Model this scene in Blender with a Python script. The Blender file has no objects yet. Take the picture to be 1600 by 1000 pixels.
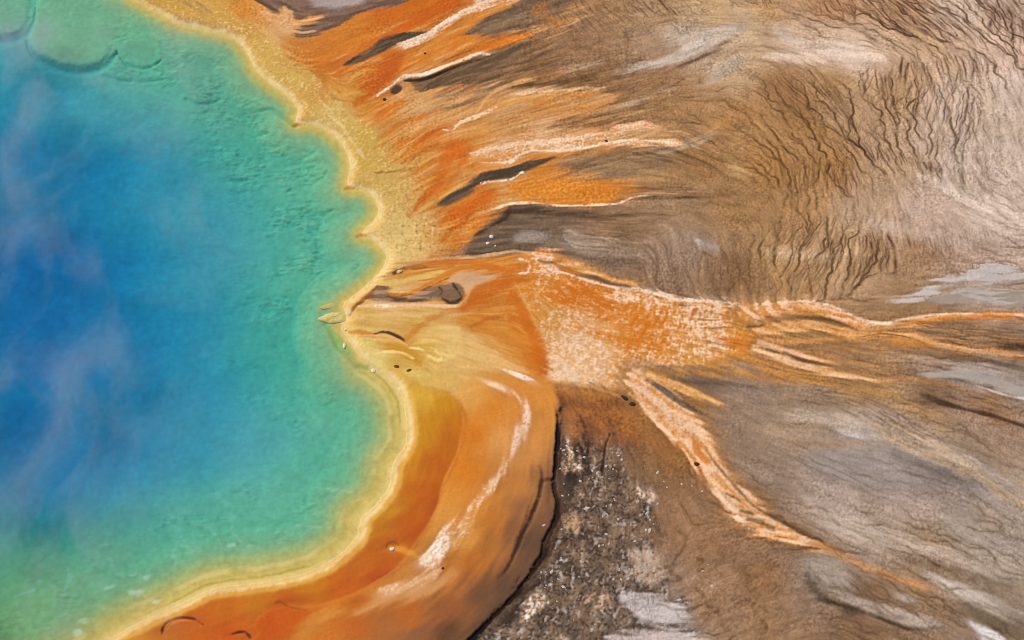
import bpy, bmesh, math, random
import numpy as np

# ------------------------------------------------------------------ camera, sky, sun, exposure
scene = bpy.context.scene
PITCH = math.radians(58.0)           # helicopter view, looking down and north
DIST = 279.0
HFOV = math.radians(32.0)
CAM = (0.0, -DIST * math.cos(PITCH), DIST * math.sin(PITCH))
cam_data = bpy.data.cameras.new('camera')
cam_data.angle = HFOV
cam_data.clip_start = 1.0
cam_data.clip_end = 8000.0
cam = bpy.data.objects.new('camera', cam_data)
scene.collection.objects.link(cam)
cam.location = CAM
cam.rotation_euler = (math.pi / 2 - PITCH, 0, 0)
scene.camera = cam

SUN_EL = math.radians(46.0)
SUN_AZ = math.atan2(-0.80, 0.60)      # clockwise from north (+Y): the sun stands north-west
world = bpy.data.worlds.new('World')
scene.world = world
world.use_nodes = True
wn = world.node_tree
wn.nodes.clear()
sky = wn.nodes.new('ShaderNodeTexSky')
sky.sky_type = 'NISHITA'
sky.sun_disc = False
sky.sun_elevation = SUN_EL
sky.sun_rotation = SUN_AZ
bg = wn.nodes.new('ShaderNodeBackground')
bg.inputs['Strength'].default_value = 0.10
wo = wn.nodes.new('ShaderNodeOutputWorld')
wn.links.new(sky.outputs[0], bg.inputs['Color'])
wn.links.new(bg.outputs[0], wo.inputs['Surface'])

sun_data = bpy.data.lights.new('sun', 'SUN')
sun_data.energy = 3.6
sun_data.angle = math.radians(0.6)
sun_data.color = (1.0, 0.95, 0.88)
sun = bpy.data.objects.new('sun', sun_data)
scene.collection.objects.link(sun)
sdir = (math.sin(SUN_AZ) * math.cos(SUN_EL), math.cos(SUN_AZ) * math.cos(SUN_EL), math.sin(SUN_EL))
sun.rotation_euler = (math.pi / 2 - SUN_EL, 0, math.atan2(sdir[0], -sdir[1]))
sun.location = (sdir[0] * 300, sdir[1] * 300, sdir[2] * 300)

scene.view_settings.view_transform = 'Standard'
scene.view_settings.look = 'None'
scene.view_settings.exposure = 0.0
scene.view_settings.gamma = 1.0
scene.view_settings.use_curve_mapping = False
scene.cycles.use_denoising = True
scene.cycles.pixel_filter_type = 'BLACKMAN_HARRIS'
scene.cycles.filter_width = 1.0
scene.cycles.max_bounces = 6
scene.cycles.diffuse_bounces = 2
scene.cycles.volume_bounces = 0
scene.cycles.transparent_max_bounces = 12
scene.cycles.volume_step_rate = 1.0

# ------------------------------------------------------------------ survey helpers
rng = np.random.default_rng(7)
random.seed(7)
FOC = 800.0 / math.tan(HFOV / 2)
SP, CP = math.sin(PITCH), math.cos(PITCH)


def at(u, v):
    """Survey point read off the photograph -> metres on the flat ground."""
    a = (np.asarray(u, float) - 800.0) / FOC
    b = (500.0 - np.asarray(v, float)) / FOC
    dy = CP + b * SP
    dz = -SP + b * CP
    t = -CAM[2] / dz
    return a * t, CAM[1] + dy * t


def P(pts):
    p = np.asarray(pts, float)
    x, y = at(p[:, 0], p[:, 1])
    return np.stack([x, y], 1)


PX = 0.1          # metres that one survey unit spans in the middle of the scene
EXPO = np.array((0.96, 0.91, 0.86))   # seen colour -> base colour under this sun and sky


def lin(c):
    c = np.asarray(c, float) / 255.0
    l = np.where(c <= 0.04045, c / 12.92, ((c + 0.055) / 1.055) ** 2.4)
    return l * EXPO


def axis(lo, hi, step, far):
    core = np.arange(lo, hi + step / 2, step)
    out = []
    s, p = step, 0.0
    while p < far:
        s *= 1.22
        p += s
        out.append(p)
    out = np.array(out)
    return np.concatenate([(lo - out)[::-1], core, core[-1] + out])


STEP = 0.15
gx = axis(-96.0, 96.0, STEP, 1600.0)
gy = axis(-58.0, 72.5, STEP, 1600.0)
NX, NY = len(gx), len(gy)
X, Y = np.meshgrid(gx, gy)
X = X.astype(np.float32)
Y = Y.astype(np.float32)


def gnoise(x, y, scale, seed):
    """Gradient noise, about -1..1."""
    x = x / scale
    y = y / scale
    xi = np.floor(x).astype(np.int32)
    yi = np.floor(y).astype(np.int32)
    xf = (x - xi).astype(np.float32)
    yf = (y - yi).astype(np.float32)
    tab = np.random.default_rng(seed)
    perm = tab.permutation(1024).astype(np.int32)
    ang = tab.uniform(0, 2 * math.pi, 1024)
    ga = np.cos(ang).astype(np.float32)
    gb = np.sin(ang).astype(np.float32)

    def g(ix, iy, dx, dy):
        h = perm[(perm[ix & 1023] + iy) & 1023]
        return ga[h] * dx + gb[h] * dy
    u = xf * xf * xf * (xf * (xf * 6 - 15) + 10)
    v = yf * yf * yf * (yf * (yf * 6 - 15) + 10)
    a = g(xi, yi, xf, yf)
    b = g(xi + 1, yi, xf - 1, yf)
    c = g(xi, yi + 1, xf, yf - 1)
    d = g(xi + 1, yi + 1, xf - 1, yf - 1)
    return ((a + u * (b - a)) * (1 - v) + (c + u * (d - c)) * v) * 1.5


def fbm(x, y, scale, seed, octaves=4, gain=0.55):
    s, amp, tot = 0, 1.0, 0
    for o in range(octaves):
        s = s + amp * gnoise(x, y, scale / 2 ** o, seed + o * 13)
        tot += amp
        amp *= gain
    return (s / tot * 1.3).astype(np.float32)


def ss(a, b, x):
    t = np.clip((x - a) / (b - a), 0, 1)
    return t * t * (3 - 2 * t)


N_FINE = gnoise(X, Y, 0.45, 3).astype(np.float32)
N_SMALL = fbm(X, Y, 1.1, 5, 3)
N_MID = fbm(X, Y, 3.2, 11, 4)
N_BIG = fbm(X, Y, 14.0, 17, 4)
N_BREAK = (0.6 * gnoise(X, Y, 0.8, 61) + 0.6 * gnoise(X, Y, 0.4, 62) + 0.3 * gnoise(X, Y, 2.2, 63)).astype(np.float32)

COL = np.zeros((NY, NX, 3), np.float32)
HGT = np.zeros((NY, NX), np.float32)
WET = np.zeros((NY, NX), np.float32)
CLS = np.zeros((NY, NX), np.int16)
STREAK = np.ones((NY, NX), np.float32)    # how strongly the flow lines show
CLASSES = [dict(name='ground', label='dry tan and grey mineral flat spreading away from the hot spring', cat='ground')]


def cls_new(name, label, cat):
    CLASSES.append(dict(name=name, label=label, cat=cat))
    return len(CLASSES) - 1


def smooth(p, closed=False, sub=5):
    p = np.asarray(p, float)
    n = len(p)
    if n < 3:
        return p
    out = []
    rngi = range(n) if closed else range(n - 1)
    for i in rngi:
        if closed:
            p0, p1, p2, p3 = p[i - 1], p[i], p[(i + 1) % n], p[(i + 2) % n]
        else:
            p0, p1, p2, p3 = p[max(i - 1, 0)], p[i], p[i + 1], p[min(i + 2, n - 1)]
        for k in range(sub):
            t = k / sub
            out.append(0.5 * (2 * p1 + (p2 - p0) * t + (2 * p0 - 5 * p1 + 4 * p2 - p3) * t * t
                              + (3 * p1 - p0 - 3 * p2 + p3) * t ** 3))
    if not closed:
        out.append(p[-1])
    return np.array(out)


def box_of(p, margin):
    x0, y0 = p[:, 0].min() - margin, p[:, 1].min() - margin
    x1, y1 = p[:, 0].max() + margin, p[:, 1].max() + margin
    i0 = max(np.searchsorted(gx, x0) - 1, 0)
    i1 = min(np.searchsorted(gx, x1) + 1, NX)
    j0 = max(np.searchsorted(gy, y0) - 1, 0)
    j1 = min(np.searchsorted(gy, y1) + 1, NY)
    return slice(j0, j1), slice(i0, i1)


def seg_dist(px, py, p, vals=None, closed=False):
    best = np.full(px.shape, 1e9, np.float32)
    bval = None if vals is None else np.zeros(px.shape, np.float32)
    n = len(p)
    for i in range(n if closed else n - 1):
        a, b = p[i], p[(i + 1) % n]
        dx, dy = b[0] - a[0], b[1] - a[1]
        L = dx * dx + dy * dy + 1e-12
        t = np.clip(((px - a[0]) * dx + (py - a[1]) * dy) / L, 0, 1)
        d = (px - a[0] - t * dx) ** 2 + (py - a[1] - t * dy) ** 2
        if vals is None:
            np.minimum(best, d, out=best)
        else:
            m = d < best
            best = np.where(m, d, best)
            bval = np.where(m, vals[i] + (vals[(i + 1) % n] - vals[i]) * t, bval)
    best = np.sqrt(best)
    return best if vals is None else (best, bval)


def inside(px, py, p):
    r = np.zeros(px.shape, bool)
    n = len(p)
    for i in range(n):
        a, b = p[i], p[(i + 1) % n]
        if a[1] == b[1]:
            continue
        c = ((a[1] > py) != (b[1] > py)) & (px < (b[0] - a[0]) * (py - a[1]) / (b[1] - a[1]) + a[0])
        r ^= c
    return r


def resample(small, jj, ii, h, w):
    j = np.interp(np.arange(h), jj, np.arange(len(jj)))
    i = np.interp(np.arange(w), ii, np.arange(len(ii)))
    j0 = np.minimum(j.astype(int), max(len(jj) - 2, 0))
    i0 = np.minimum(i.astype(int), max(len(ii) - 2, 0))
    fj = (j - j0)[:, None].astype(np.float32)
    fi = (i - i0)[None, :].astype(np.float32)
    j1 = np.minimum(j0 + 1, len(jj) - 1)
    i1 = np.minimum(i0 + 1, len(ii) - 1)
    a = small[j0][:, i0] * (1 - fi) + small[j0][:, i1] * fi
    b = small[j1][:, i0] * (1 - fi) + small[j1][:, i1] * fi
    return a * (1 - fj) + b * fj


def sdf(pts, margin_px, stride=3, sub=5):
    """Signed distance (in survey units, positive inside) and its box."""
    p = smooth(P(pts), True, sub)
    bx = box_of(p, margin_px * PX)
    x, y = X[bx], Y[bx]
    h, w = x.shape
    jj = np.unique(np.r_[np.arange(0, h, stride), h - 1])
    ii = np.unique(np.r_[np.arange(0, w, stride), w - 1])
    xs, ys = x[np.ix_(jj, ii)], y[np.ix_(jj, ii)]
    d = seg_dist(xs, ys, p, closed=True)
    d = np.where(inside(xs, ys, p), d, -d).astype(np.float32)
    return resample(d, jj, ii, h, w) / PX, bx


def wob_of(bx, amp):
    w = 0.5 * N_MID[bx] + 0.45 * N_SMALL[bx] + 0.25 * N_FINE[bx]
    return amp * (w + 0.30 * LIC_WIDE[bx])


def blend(bx, m, col=None, h=0.0, wet=None, cls=None, streak=None):
    if col is not None:
        col = np.asarray(col, np.float32)
        COL[bx] += m[..., None] * (col - COL[bx])
    if not np.isscalar(h) or h:
        HGT[bx] += m * h
    if wet is not None:
        WET[bx] += m * (wet - WET[bx])
    if streak is not None:
        STREAK[bx] += m * (streak - STREAK[bx])
    if cls is not None:
        CLS[bx] = np.where(m > 0.5, cls, CLS[bx])


def two(bx, c1, c2, noise, a=-0.3, b=0.4):
    t = ss(a, b, noise[bx])[..., None]
    return lin(c1) * (1 - t) + lin(c2) * t


def fill(pts, c, soft=6, wob=6, alpha=1.0, c2=None, noise=None, rng_=(-0.3, 0.4), fade=None, **kw):
    d, bx = sdf(pts, soft * 2 + abs(wob) * 2 + 6)
    m = alpha * ss(-soft, soft, d + wob_of(bx, wob))
    if fade:
        x0 = at(fade[0], 500)[0]
        x1 = at(fade[1], 500)[0]
        m = (m * ss(x1, x0, X[bx] + 2.0 * LIC_WIDE[bx])).astype(np.float32)
    col = lin(c) if c2 is None else two(bx, c, c2, N_FLOW if noise is None else noise, *rng_)
    blend(bx, m, col, **kw)
    return m, bx


def stroke(pts, wid, c, soft=2, wob=2, alpha=1.0, c2=None, noise=None, rng_=(-0.3, 0.4), taper=0.0, sub=5, brk=None, **kw):
    """A band along a line; wid is one full width, or one for each point."""
    p = P(pts)
    wid = np.full(len(p), float(wid)) if np.isscalar(wid) else np.asarray(wid, float)
    q = smooth(np.c_[p, wid, np.linspace(0, 1, len(p))], False, sub)
    wmax = wid.max()
    bx = box_of(q[:, :2], (wmax + soft * 2 + wob * 2 + 4) * PX)
    d, w = seg_dist(X[bx], Y[bx], q[:, :2], q[:, 2])
    d = d / PX
    m = alpha * ss(-soft, soft, w * 0.5 - d + wob_of(bx, wob))
    if brk is not None:
        m = m * ss(-0.3, 0.3, N_BREAK[bx] + brk)
    if taper:
        t = seg_dist(X[bx], Y[bx], q[:, :2], q[:, 3])[1]
        m = m * ss(0, taper, t) * ss(0, taper, 1 - t)
    col = lin(c) if c2 is None else two(bx, c, c2, N_FLOW if noise is None else noise, *rng_)
    blend(bx, m.astype(np.float32), col, **kw)
    return m, bx


def box_blur(a, r):
    for ax in (0, 1):
        c_ = np.cumsum(np.concatenate([np.repeat(a.take([0], ax), r + 1, ax), a, np.repeat(a.take([-1], ax), r, ax)], ax), axis=ax, dtype=np.float64)
        n_ = a.shape[ax]
        a = (c_.take(range(2 * r + 1, 2 * r + 1 + n_), ax) - c_.take(range(0, n_), ax)) / (2 * r + 1)
    return a.astype(np.float32)


CS = 7
CI = np.unique(np.r_[np.arange(0, NX, CS), NX - 1])
CJ = np.unique(np.r_[np.arange(0, NY, CS), NY - 1])
XC, YC = X[np.ix_(CJ, CI)], Y[np.ix_(CJ, CI)]


def scatter(pts, vals, power=3.2, warp=2.5, eps=2.0):
    """Blend of readings at survey points over the whole sheet."""
    p = P(pts)
    vals = np.asarray(vals, float)
    xw = XC + warp * fbm(XC, YC, 9.0, 71, 4)
    yw = YC + warp * fbm(XC, YC, 9.0, 83, 4)
    wsum = np.zeros(XC.shape)
    out = np.zeros(XC.shape + vals.shape[1:])
    for (a, b), v in zip(p, vals):
        w = ((xw - a) ** 2 + (yw - b) ** 2 + eps * eps) ** (-power / 2)
        wsum += w
        out += w[(...,) + (None,) * (vals.ndim - 1)] * v
    out /= wsum[(...,) + (None,) * (vals.ndim - 1)]
    if vals.ndim == 1:
        return resample(out.astype(np.float32), CJ, CI, NY, NX)
    return np.stack([resample(out[..., k].astype(np.float32), CJ, CI, NY, NX) for k in range(vals.shape[1])], -1)


# ------------------------------------------------------------------ colour of the mineral flat (readings)
FLAT = [
    (480, 15, 165, 150, 140), (440, 20, 135, 105, 88), (560, 50, 205, 120, 60), (650, 30, 205, 100, 40),
    (850, 30, 150, 115, 80), (950, 30, 162, 124, 88), (1050, 20, 170, 135, 100), (1120, 20, 192, 157, 117),
    (1200, 20, 172, 132, 92), (1300, 20, 170, 126, 90), (1400, 20, 176, 137, 106), (1500, 20, 196, 172, 152),
    (1580, 20, 182, 156, 136), (800, 80, 138, 103, 73), (900, 80, 148, 112, 82), (1000, 80, 155, 125, 98),
    (1080, 60, 186, 168, 150), (1150, 50, 194, 167, 136), (1250, 60, 200, 170, 144), (1330, 85, 218, 193, 172),
    (1450, 70, 190, 154, 122), (1570, 70, 200, 170, 148), (750, 130, 122, 92, 67), (850, 130, 140, 101, 66),
    (950, 120, 132, 97, 66), (1050, 130, 152, 112, 77), (1150, 105, 184, 153, 118), (1220, 140, 160, 116, 76),
    (1300, 130, 168, 128, 86), (1400, 150, 178, 142, 106), (1500, 150, 196, 170, 148), (1580, 150, 200, 178, 160),
    (850, 180, 152, 112, 75), (950, 170, 137, 101, 66), (1050, 180, 160, 120, 80), (1150, 190, 166, 121, 76),
    (1250, 190, 152, 111, 70), (1350, 190, 168, 133, 102), (1450, 200, 188, 162, 140), (1550, 210, 190, 168, 150),
    (900, 250, 152, 111, 75), (1000, 250, 156, 116, 76), (1100, 260, 152, 111, 70), (1200, 260, 163, 118, 68),
    (1300, 260, 163, 118, 72), (1400, 260, 182, 150, 118), (1500, 270, 192, 170, 152), (1580, 280, 200, 180, 163),
    (850, 350, 122, 95, 70), (800, 335, 108, 82, 60), (950, 350, 142, 111, 80), (1050, 330, 153, 121, 90),
    (1150, 340, 158, 117, 76), (1250, 330, 164, 123, 82), (1350, 330, 180, 150, 122), (1450, 320, 190, 164, 146),
    (1550, 350, 203, 182, 166), (850, 380, 148, 132, 116), (950, 400, 128, 103, 82), (1080, 390, 155, 130, 108),
    (1150, 430, 132, 98, 67), (1230, 420, 174, 134, 92), (1330, 400, 180, 145, 108), (1430, 400, 168, 132, 101),
    (1530, 390, 178, 152, 134), (1430, 470, 152, 117, 82), (1550, 475, 166, 146, 130), (1300, 540, 150, 110, 74),
    (1400, 535, 160, 115, 74), (1500, 530, 146, 110, 75), (1580, 540, 116, 90, 64), (1250, 560, 132, 101, 75),
    (1450, 570, 140, 114, 92), (1530, 590, 162, 152, 142), (1590, 600, 150, 140, 130), (1100, 590, 124, 101, 80),
    (1150, 600, 144, 124, 108), (1250, 625, 150, 126, 102), (1350, 605, 160, 120, 76), (1450, 620, 114, 84, 58),
    (1550, 640, 150, 111, 76), (1150, 680, 140, 116, 95), (1250, 680, 162, 137, 112), (1350, 660, 182, 166, 150),
    (1450, 680, 166, 141, 116), (1550, 680, 156, 131, 110), (1200, 740, 142, 121, 102), (1300, 730, 152, 137, 125),
    (1400, 740, 142, 127, 116), (1500, 740, 116, 101, 88), (1590, 780, 172, 152, 130), (1200, 800, 132, 108, 87),
    (1300, 800, 180, 161, 145), (1400, 800, 166, 147, 131), (1500, 820, 156, 141, 126), (1590, 850, 156, 141, 126),
    (1250, 855, 134, 104, 76), (1350, 870, 170, 150, 130), (1450, 870, 152, 122, 92), (1550, 880, 168, 152, 136),
    (1200, 900, 142, 103, 68), (1280, 890, 142, 127, 111), (1350, 920, 128, 98, 68), (1450, 950, 146, 117, 87),
    (1550, 950, 132, 112, 88), (1100, 850, 146, 108, 77), (1100, 950, 152, 117, 86), (1200, 970, 146, 112, 81),
    (1350, 980, 122, 93, 67), (1500, 990, 142, 117, 96), (950, 700, 125, 88, 58), (900, 750, 112, 92, 74),
    (1000, 760, 128, 98, 68), (1050, 720, 140, 94, 56), (950, 850, 122, 99, 76), (1050, 830, 150, 112, 81),
    (850, 900, 110, 92, 74), (900, 970, 118, 96, 74), (1000, 950, 150, 132, 118), (1050, 990, 160, 143, 130),
    (900, 640, 146, 92, 54), (970, 660, 136, 84, 48), (1060, 640, 150, 105, 62), (1700, 300, 195, 172, 152),
    (1700, 700, 152, 130, 112), (900, 1100, 130, 105, 80), (1300, 1100, 140, 110, 84), (700, -100, 170, 125, 85),
    (1200, -100, 176, 142, 110), (1600, -100, 180, 150, 125),
]
COL[:] = scatter([f[:2] for f in FLAT], lin([f[2:] for f in FLAT]))
HGT += 0.45 + 0.10 * N_BIG + 0.035 * N_MID

# flow direction readings (unit: survey du, dv)
FLOW = [(700, 80, 1, -.5), (850, 60, 1, -.35), (1000, 100, 1, -.3), (1000, 200, 1, -.25), (900, 250, 1, -.3), (1100, 90, 1, -.45),
        (1150, 40, 1, .05), (1000, 320, 1, .02), (850, 350, 1, -.05), (1200, 60, 1, .1), (1300, 20, 1, .55), (1400, 30, 1, .6),
        (1560, 25, 1, 1.0), (1330, 85, 1, .1), (1430, 150, .15, 1), (1480, 250, .1, 1), (1380, 230, .5, 1), (1550, 200, .2, 1),
        (1330, 250, .8, 1), (1250, 150, .7, 1), (1230, 190, .8, .8), (1250, 290, .12, 1), (1350, 380, -.15, 1), (1260, 400, -.4, 1),
        (1440, 380, .3, 1), (1550, 330, 1, .5), (1130, 430, .1, 1), (1050, 420, .2, 1), (1150, 300, .9, .3), (1100, 230, .9, .4),
        (950, 400, 1, .1), (1450, 450, 1, -.1), (1550, 440, 1, .05), (1400, 510, 1, .02), (1300, 560, 1, .25), (1500, 560, 1, .1),
        (1300, 620, 1, .12), (1500, 620, 1, .3), (1400, 680, 1, .45), (1550, 760, 1, .7), (1350, 740, 1, .3), (1200, 720, 1, .4),
        (1300, 820, 1, .35), (1500, 850, 1, .4), (1350, 900, 1, .55), (1550, 940, 1, .55), (1200, 920, 1, -.5), (1100, 900, 1, -.5),
        (1050, 760, .6, 1), (950, 750, .05, 1), (950, 880, .1, 1), (880, 950, 1, -.5), (1000, 980, 1, .1), (1100, 620, 1, .4),
        (950, 660, .4, 1), (560, 100, 1, -.55), (620, 220, 1, -.6), (700, 300, 1, -.55), (760, 220, 1, -.3), (560, 30, 1, -.25),
        (700, 430, 1, -.08), (780, 460, 1, -.3), (680, 520, 1, .1), (760, 560, 1, .35), (850, 480, .8, .7), (950, 530, 1, .25),
        (1080, 510, 1, .02), (1000, 600, 1, .7), (690, 640, .2, 1), (700, 760, -.45, 1), (600, 870, -1, .55), (400, 950, -1, .3),
        (820, 700, -.1, 1), (780, 850, -.6, 1), (400, 60, 1, .7), (500, 170, 1, 1), (600, 330, .6, 1), (1700, 500, 1, .1)]
fp = [f[:2] for f in FLOW]
p0 = P(fp)
p1 = P([(f[0] + f[2] * 4, f[1] + f[3] * 4) for f in FLOW])
fang = np.arctan2(p1[:, 1] - p0[:, 1], p1[:, 0] - p0[:, 0])
fl = scatter(fp, np.stack([np.cos(2 * fang), np.sin(2 * fang)], 1), 3.0, 3.0, 3.0)
ANG = (0.5 * np.arctan2(fl[..., 1], fl[..., 0]) + 0.22 * N_MID).astype(np.float32)


def lic(src, steps, ang):
    """Smear src along the flow directions."""
    ji, ii = np.meshgrid(np.arange(NY, dtype=np.float32), np.arange(NX, dtype=np.float32), indexing='ij')
    acc = src.copy()
    wsum = 1.0
    ca, sa = np.cos(ang), np.sin(ang)
    for sgn in (1, -1):
        jx, ix = ji.copy(), ii.copy()
        pc, ps = ca * sgn, sa * sgn
        for k in range(steps):
            ix += pc
            jx += ps
            jn = np.clip(jx + 0.5, 0, NY - 1).astype(np.int32)
            in_ = np.clip(ix + 0.5, 0, NX - 1).astype(np.int32)
            c, s = ca[jn, in_], sa[jn, in_]
            flip = np.where(c * pc + s * ps < 0, -1.0, 1.0).astype(np.float32)
            pc, ps = c * flip, s * flip
            w = 1.0 - (k + 1) / (steps + 1)
            acc += src[jn, in_] * w
            wsum += w
    acc /= wsum
    return (acc - acc.mean()) / (acc.std() + 1e-6)


LIC_FINE = lic(gnoise(X, Y, 0.42, 39).astype(np.float32), 5, ANG)
LIC_WIDE = lic(gnoise(X, Y, 0.9, 41).astype(np.float32), 18, ANG)
LIC_BIG = lic(gnoise(X, Y, 2.4, 43).astype(np.float32), 30, ANG)
LIC_CROSS = lic(gnoise(X, Y, 0.40, 40).astype(np.float32), 4, ANG + math.pi / 2 + 0.3 * N_SMALL)

N_FLOW = 0.30 * LIC_WIDE + 0.25 * LIC_BIG + 0.25 * N_MID + 0.10 * LIC_FINE

# ------------------------------------------------------------------ shoreline
CREST = [(-60, -150), (60, -95), (150, -40), (213, 0), (250, 20), (283, 38), (317, 45), (362, 58), (383, 77), (400, 108), (420, 128),
         (450, 150), (466, 170), (464, 192), (497, 197), (523, 213), (540, 233), (547, 260), (545, 292), (570, 297),
         (587, 313), (590, 338), (566, 365), (582, 374), (603, 396), (600, 416), (580, 440), (557, 460), (538, 476),
         (541, 493), (534, 512), (547, 534), (567, 560), (593, 577), (613, 597), (628, 618), (634, 650), (634, 694),
         (614, 727), (608, 760), (587, 790), (564, 810), (560, 834), (543, 857), (517, 877), (483, 894), (440, 905),
         (400, 912), (333, 921), (283, 944), (217, 974), (180, 994), (120, 1030), (0, 1085), (-200, 1130), (-600, 1080), (-900, 800),
         (-980, 450), (-800, 50), (-400, -180)]
crest_s = smooth(P(CREST), True, 6)
XSH, YSH = XC, YC
dsm = seg_dist(XC, YC, crest_s, closed=True)
dsm = np.where(inside(XC, YC, crest_s), dsm, -dsm)
# finer distance close to the frame
fi_ = np.unique(np.r_[np.arange(0, NX, 3), NX - 1])
fj_ = np.unique(np.r_[np.arange(0, NY, 3), NY - 1])
xs_, ys_ = X[np.ix_(fj_, fi_)], Y[np.ix_(fj_, fi_)]
near = resample(dsm.astype(np.float32), CJ, CI, NY, NX)[np.ix_(fj_, fi_)]
sel = np.abs(near) < 7.0
dd = near.copy()
ds = seg_dist(xs_[sel], ys_[sel], crest_s, closed=True)
ins = inside(xs_[sel], ys_[sel], crest_s)
dd[sel] = np.where(ins, ds, -ds)
SHORE = resample(dd, fj_, fi_, NY, NX) / PX       # survey units, + in the water


# ------------------------------------------------------------------ mats, fans, runoff: painted from the oldest to the youngest
def scatter_box(bx, pts, vals, power=3.0, warp=1.2, eps=1.0):
    p = P(pts)
    vals = np.asarray(vals, float)
    h, w = X[bx].shape
    jj = np.unique(np.r_[np.arange(0, h, 2), h - 1])
    ii = np.unique(np.r_[np.arange(0, w, 2), w - 1])
    sub = np.ix_(jj, ii)
    fl_ = (0.42 * LIC_WIDE[bx][sub] + 0.75 * LIC_BIG[bx][sub]) * warp
    an = ANG[bx][sub]
    xw = X[bx][sub] + warp * 0.7 * N_MID[bx][sub] - np.sin(an) * fl_
    yw = Y[bx][sub] + warp * 0.7 * np.roll(N_MID, 97, 1)[bx][sub] + np.cos(an) * fl_
    ws = np.zeros(xw.shape)
    one = vals.ndim == 1
    v2 = vals[:, None] if one else vals
    out = np.zeros(xw.shape + (v2.shape[1],))
    for (a, b), v in zip(p, v2):
        k = ((xw - a) ** 2 + (yw - b) ** 2 + eps * eps) ** (-power / 2)
        ws += k
        out += k[..., None] * v
    out /= ws[..., None]
    r = np.stack([resample(out[..., k].astype(np.float32), jj, ii, h, w) for k in range(v2.shape[1])], -1)
    return r[..., 0] if one else r


def pts_fill(poly, pts, soft=6, wob=5, alpha=1.0, warp=1.2, power=3.0, **kw):
    d, bx = sdf(poly, soft * 2 + abs(wob) * 2 + 6)
    m = (alpha * ss(-soft, soft, d + wob_of(bx, wob))).astype(np.float32)
    col = scatter_box(bx, [q[:2] for q in pts], lin([q[2:] for q in pts]), power, warp)
    blend(bx, m, col, **kw)
    return m, bx, d


N_SPECK = gnoise(X, Y, 0.55, 91).astype(np.float32)
N_CRUST = (0.40 * gnoise(X, Y, 0.95, 57) + 0.55 * gnoise(X, Y, 0.48, 58) + 0.35 * gnoise(X, Y, 0.30, 59)).astype(np.float32)


def crust(poly, cov_pts, c_base, c_white, soft=4, wob=5, tex=None, sharp=0.38, h=0.05, **kw):
    """Mottled white sinter on a wet mat: coverage read at survey points."""
    d, bx = sdf(poly, soft * 2 + abs(wob) * 2 + 6)
    m = ss(-soft, soft, d + wob_of(bx, wob)).astype(np.float32)
    cov = scatter_box(bx, [q[:2] for q in cov_pts], [q[2] for q in cov_pts], 3.0, 1.0)
    tx = N_CRUST[bx] if tex is None else tex(bx)
    x_ = tx + 0.22 * N_SMALL[bx] + 0.20 * N_MID[bx] + (cov - 0.60) * 1.15
    t = ss(-0.1, sharp + 0.25, x_)
    tp = ss(-sharp - 0.1, sharp * 0.6, x_)[..., None]
    base = scatter_box(bx, [q[:2] for q in c_base], lin([q[2:] for q in c_base])) if isinstance(c_base, list) else lin(c_base)
    peach = 0.45 * base + 0.55 * lin((230, 176, 124))
    col = base * (1 - tp) + peach * tp
    col = col * (1 - t[..., None]) + lin(c_white) * t[..., None]
    blend(bx, m, col, **kw)
    HGT[bx] += m * t * h
    return m, bx


J0_, I0_ = int(np.searchsorted(gy, -58.0)), int(np.searchsorted(gx, -96.0))
fr_ = np.random.default_rng(23)


def filaments(poly, n, cols, length, width, alpha=0.8, h=0.0, cross=False, cls=None):
    """Thin threads of mat or silt lying along the flow."""
    p = smooth(P(poly), True, 4)
    lo, hi = p.min(0), p.max(0)
    pts = np.zeros((0, 2))
    while len(pts) < n * len(cols):
        q = fr_.uniform(lo, hi, (n * 4, 2))
        pts = np.r_[pts, q[inside(q[:, 0], q[:, 1], p)]]
    for ci, c in enumerate(cols):
        q = pts[ci * n:(ci + 1) * n].copy()
        L = fr_.uniform(0.35, 1.0, n) * length * PX
        wd = fr_.uniform(0.5, 1.2, n) * width * PX
        st_ = fr_.uniform(0.45, 1.0, n)
        K = int(length * PX / 0.11)
        acc = np.zeros((NY, NX), np.float32)
        sg = fr_.choice((-1.0, 1.0), n)
        pc, ps = None, None
        for k in range(K):
            fx_, fy_ = (q[:, 0] - gx[I0_]) / STEP + I0_, (q[:, 1] - gy[J0_]) / STEP + J0_
            ix, iy = np.clip(np.rint(fx_).astype(int), 0, NX - 1), np.clip(np.rint(fy_).astype(int), 0, NY - 1)
            a = ANG[iy, ix] + (math.pi / 2 if cross else 0)
            cx, cy = np.cos(a), np.sin(a)
            if pc is None:
                cx, cy = cx * sg, cy * sg
            else:
                f = np.where(cx * pc + cy * ps < 0, -1, 1)
                cx, cy = cx * f, cy * f
            pc, ps = cx, cy
            q[:, 0] += cx * 0.11
            q[:, 1] += cy * 0.11
            t = (k * 0.11) / L
            env = np.clip(t * 5, 0, 1) * np.clip((1 - t) * 2.0, 0, 1) * (t < 1)
            sgm = np.maximum(wd * env ** 0.5 / STEP * 0.5, 0.36)
            R = 1 if width < 3 else 3
            for dj in range(-R, R + 1):
                for di in range(-R, R + 1):
                    jx, jy = ix + di, iy + dj
                    ok = (jx >= 0) & (jx < NX) & (jy >= 0) & (jy < NY) & (env > 0)
                    w = st_ * env ** 0.5 * np.exp(-((jx - fx_) ** 2 + (jy - fy_) ** 2) / (2 * sgm * sgm))
                    np.maximum.at(acc, (jy[ok], jx[ok]), w[ok].astype(np.float32))
        blend((slice(None), slice(None)), acc * alpha, lin(c), h=h)


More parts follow.
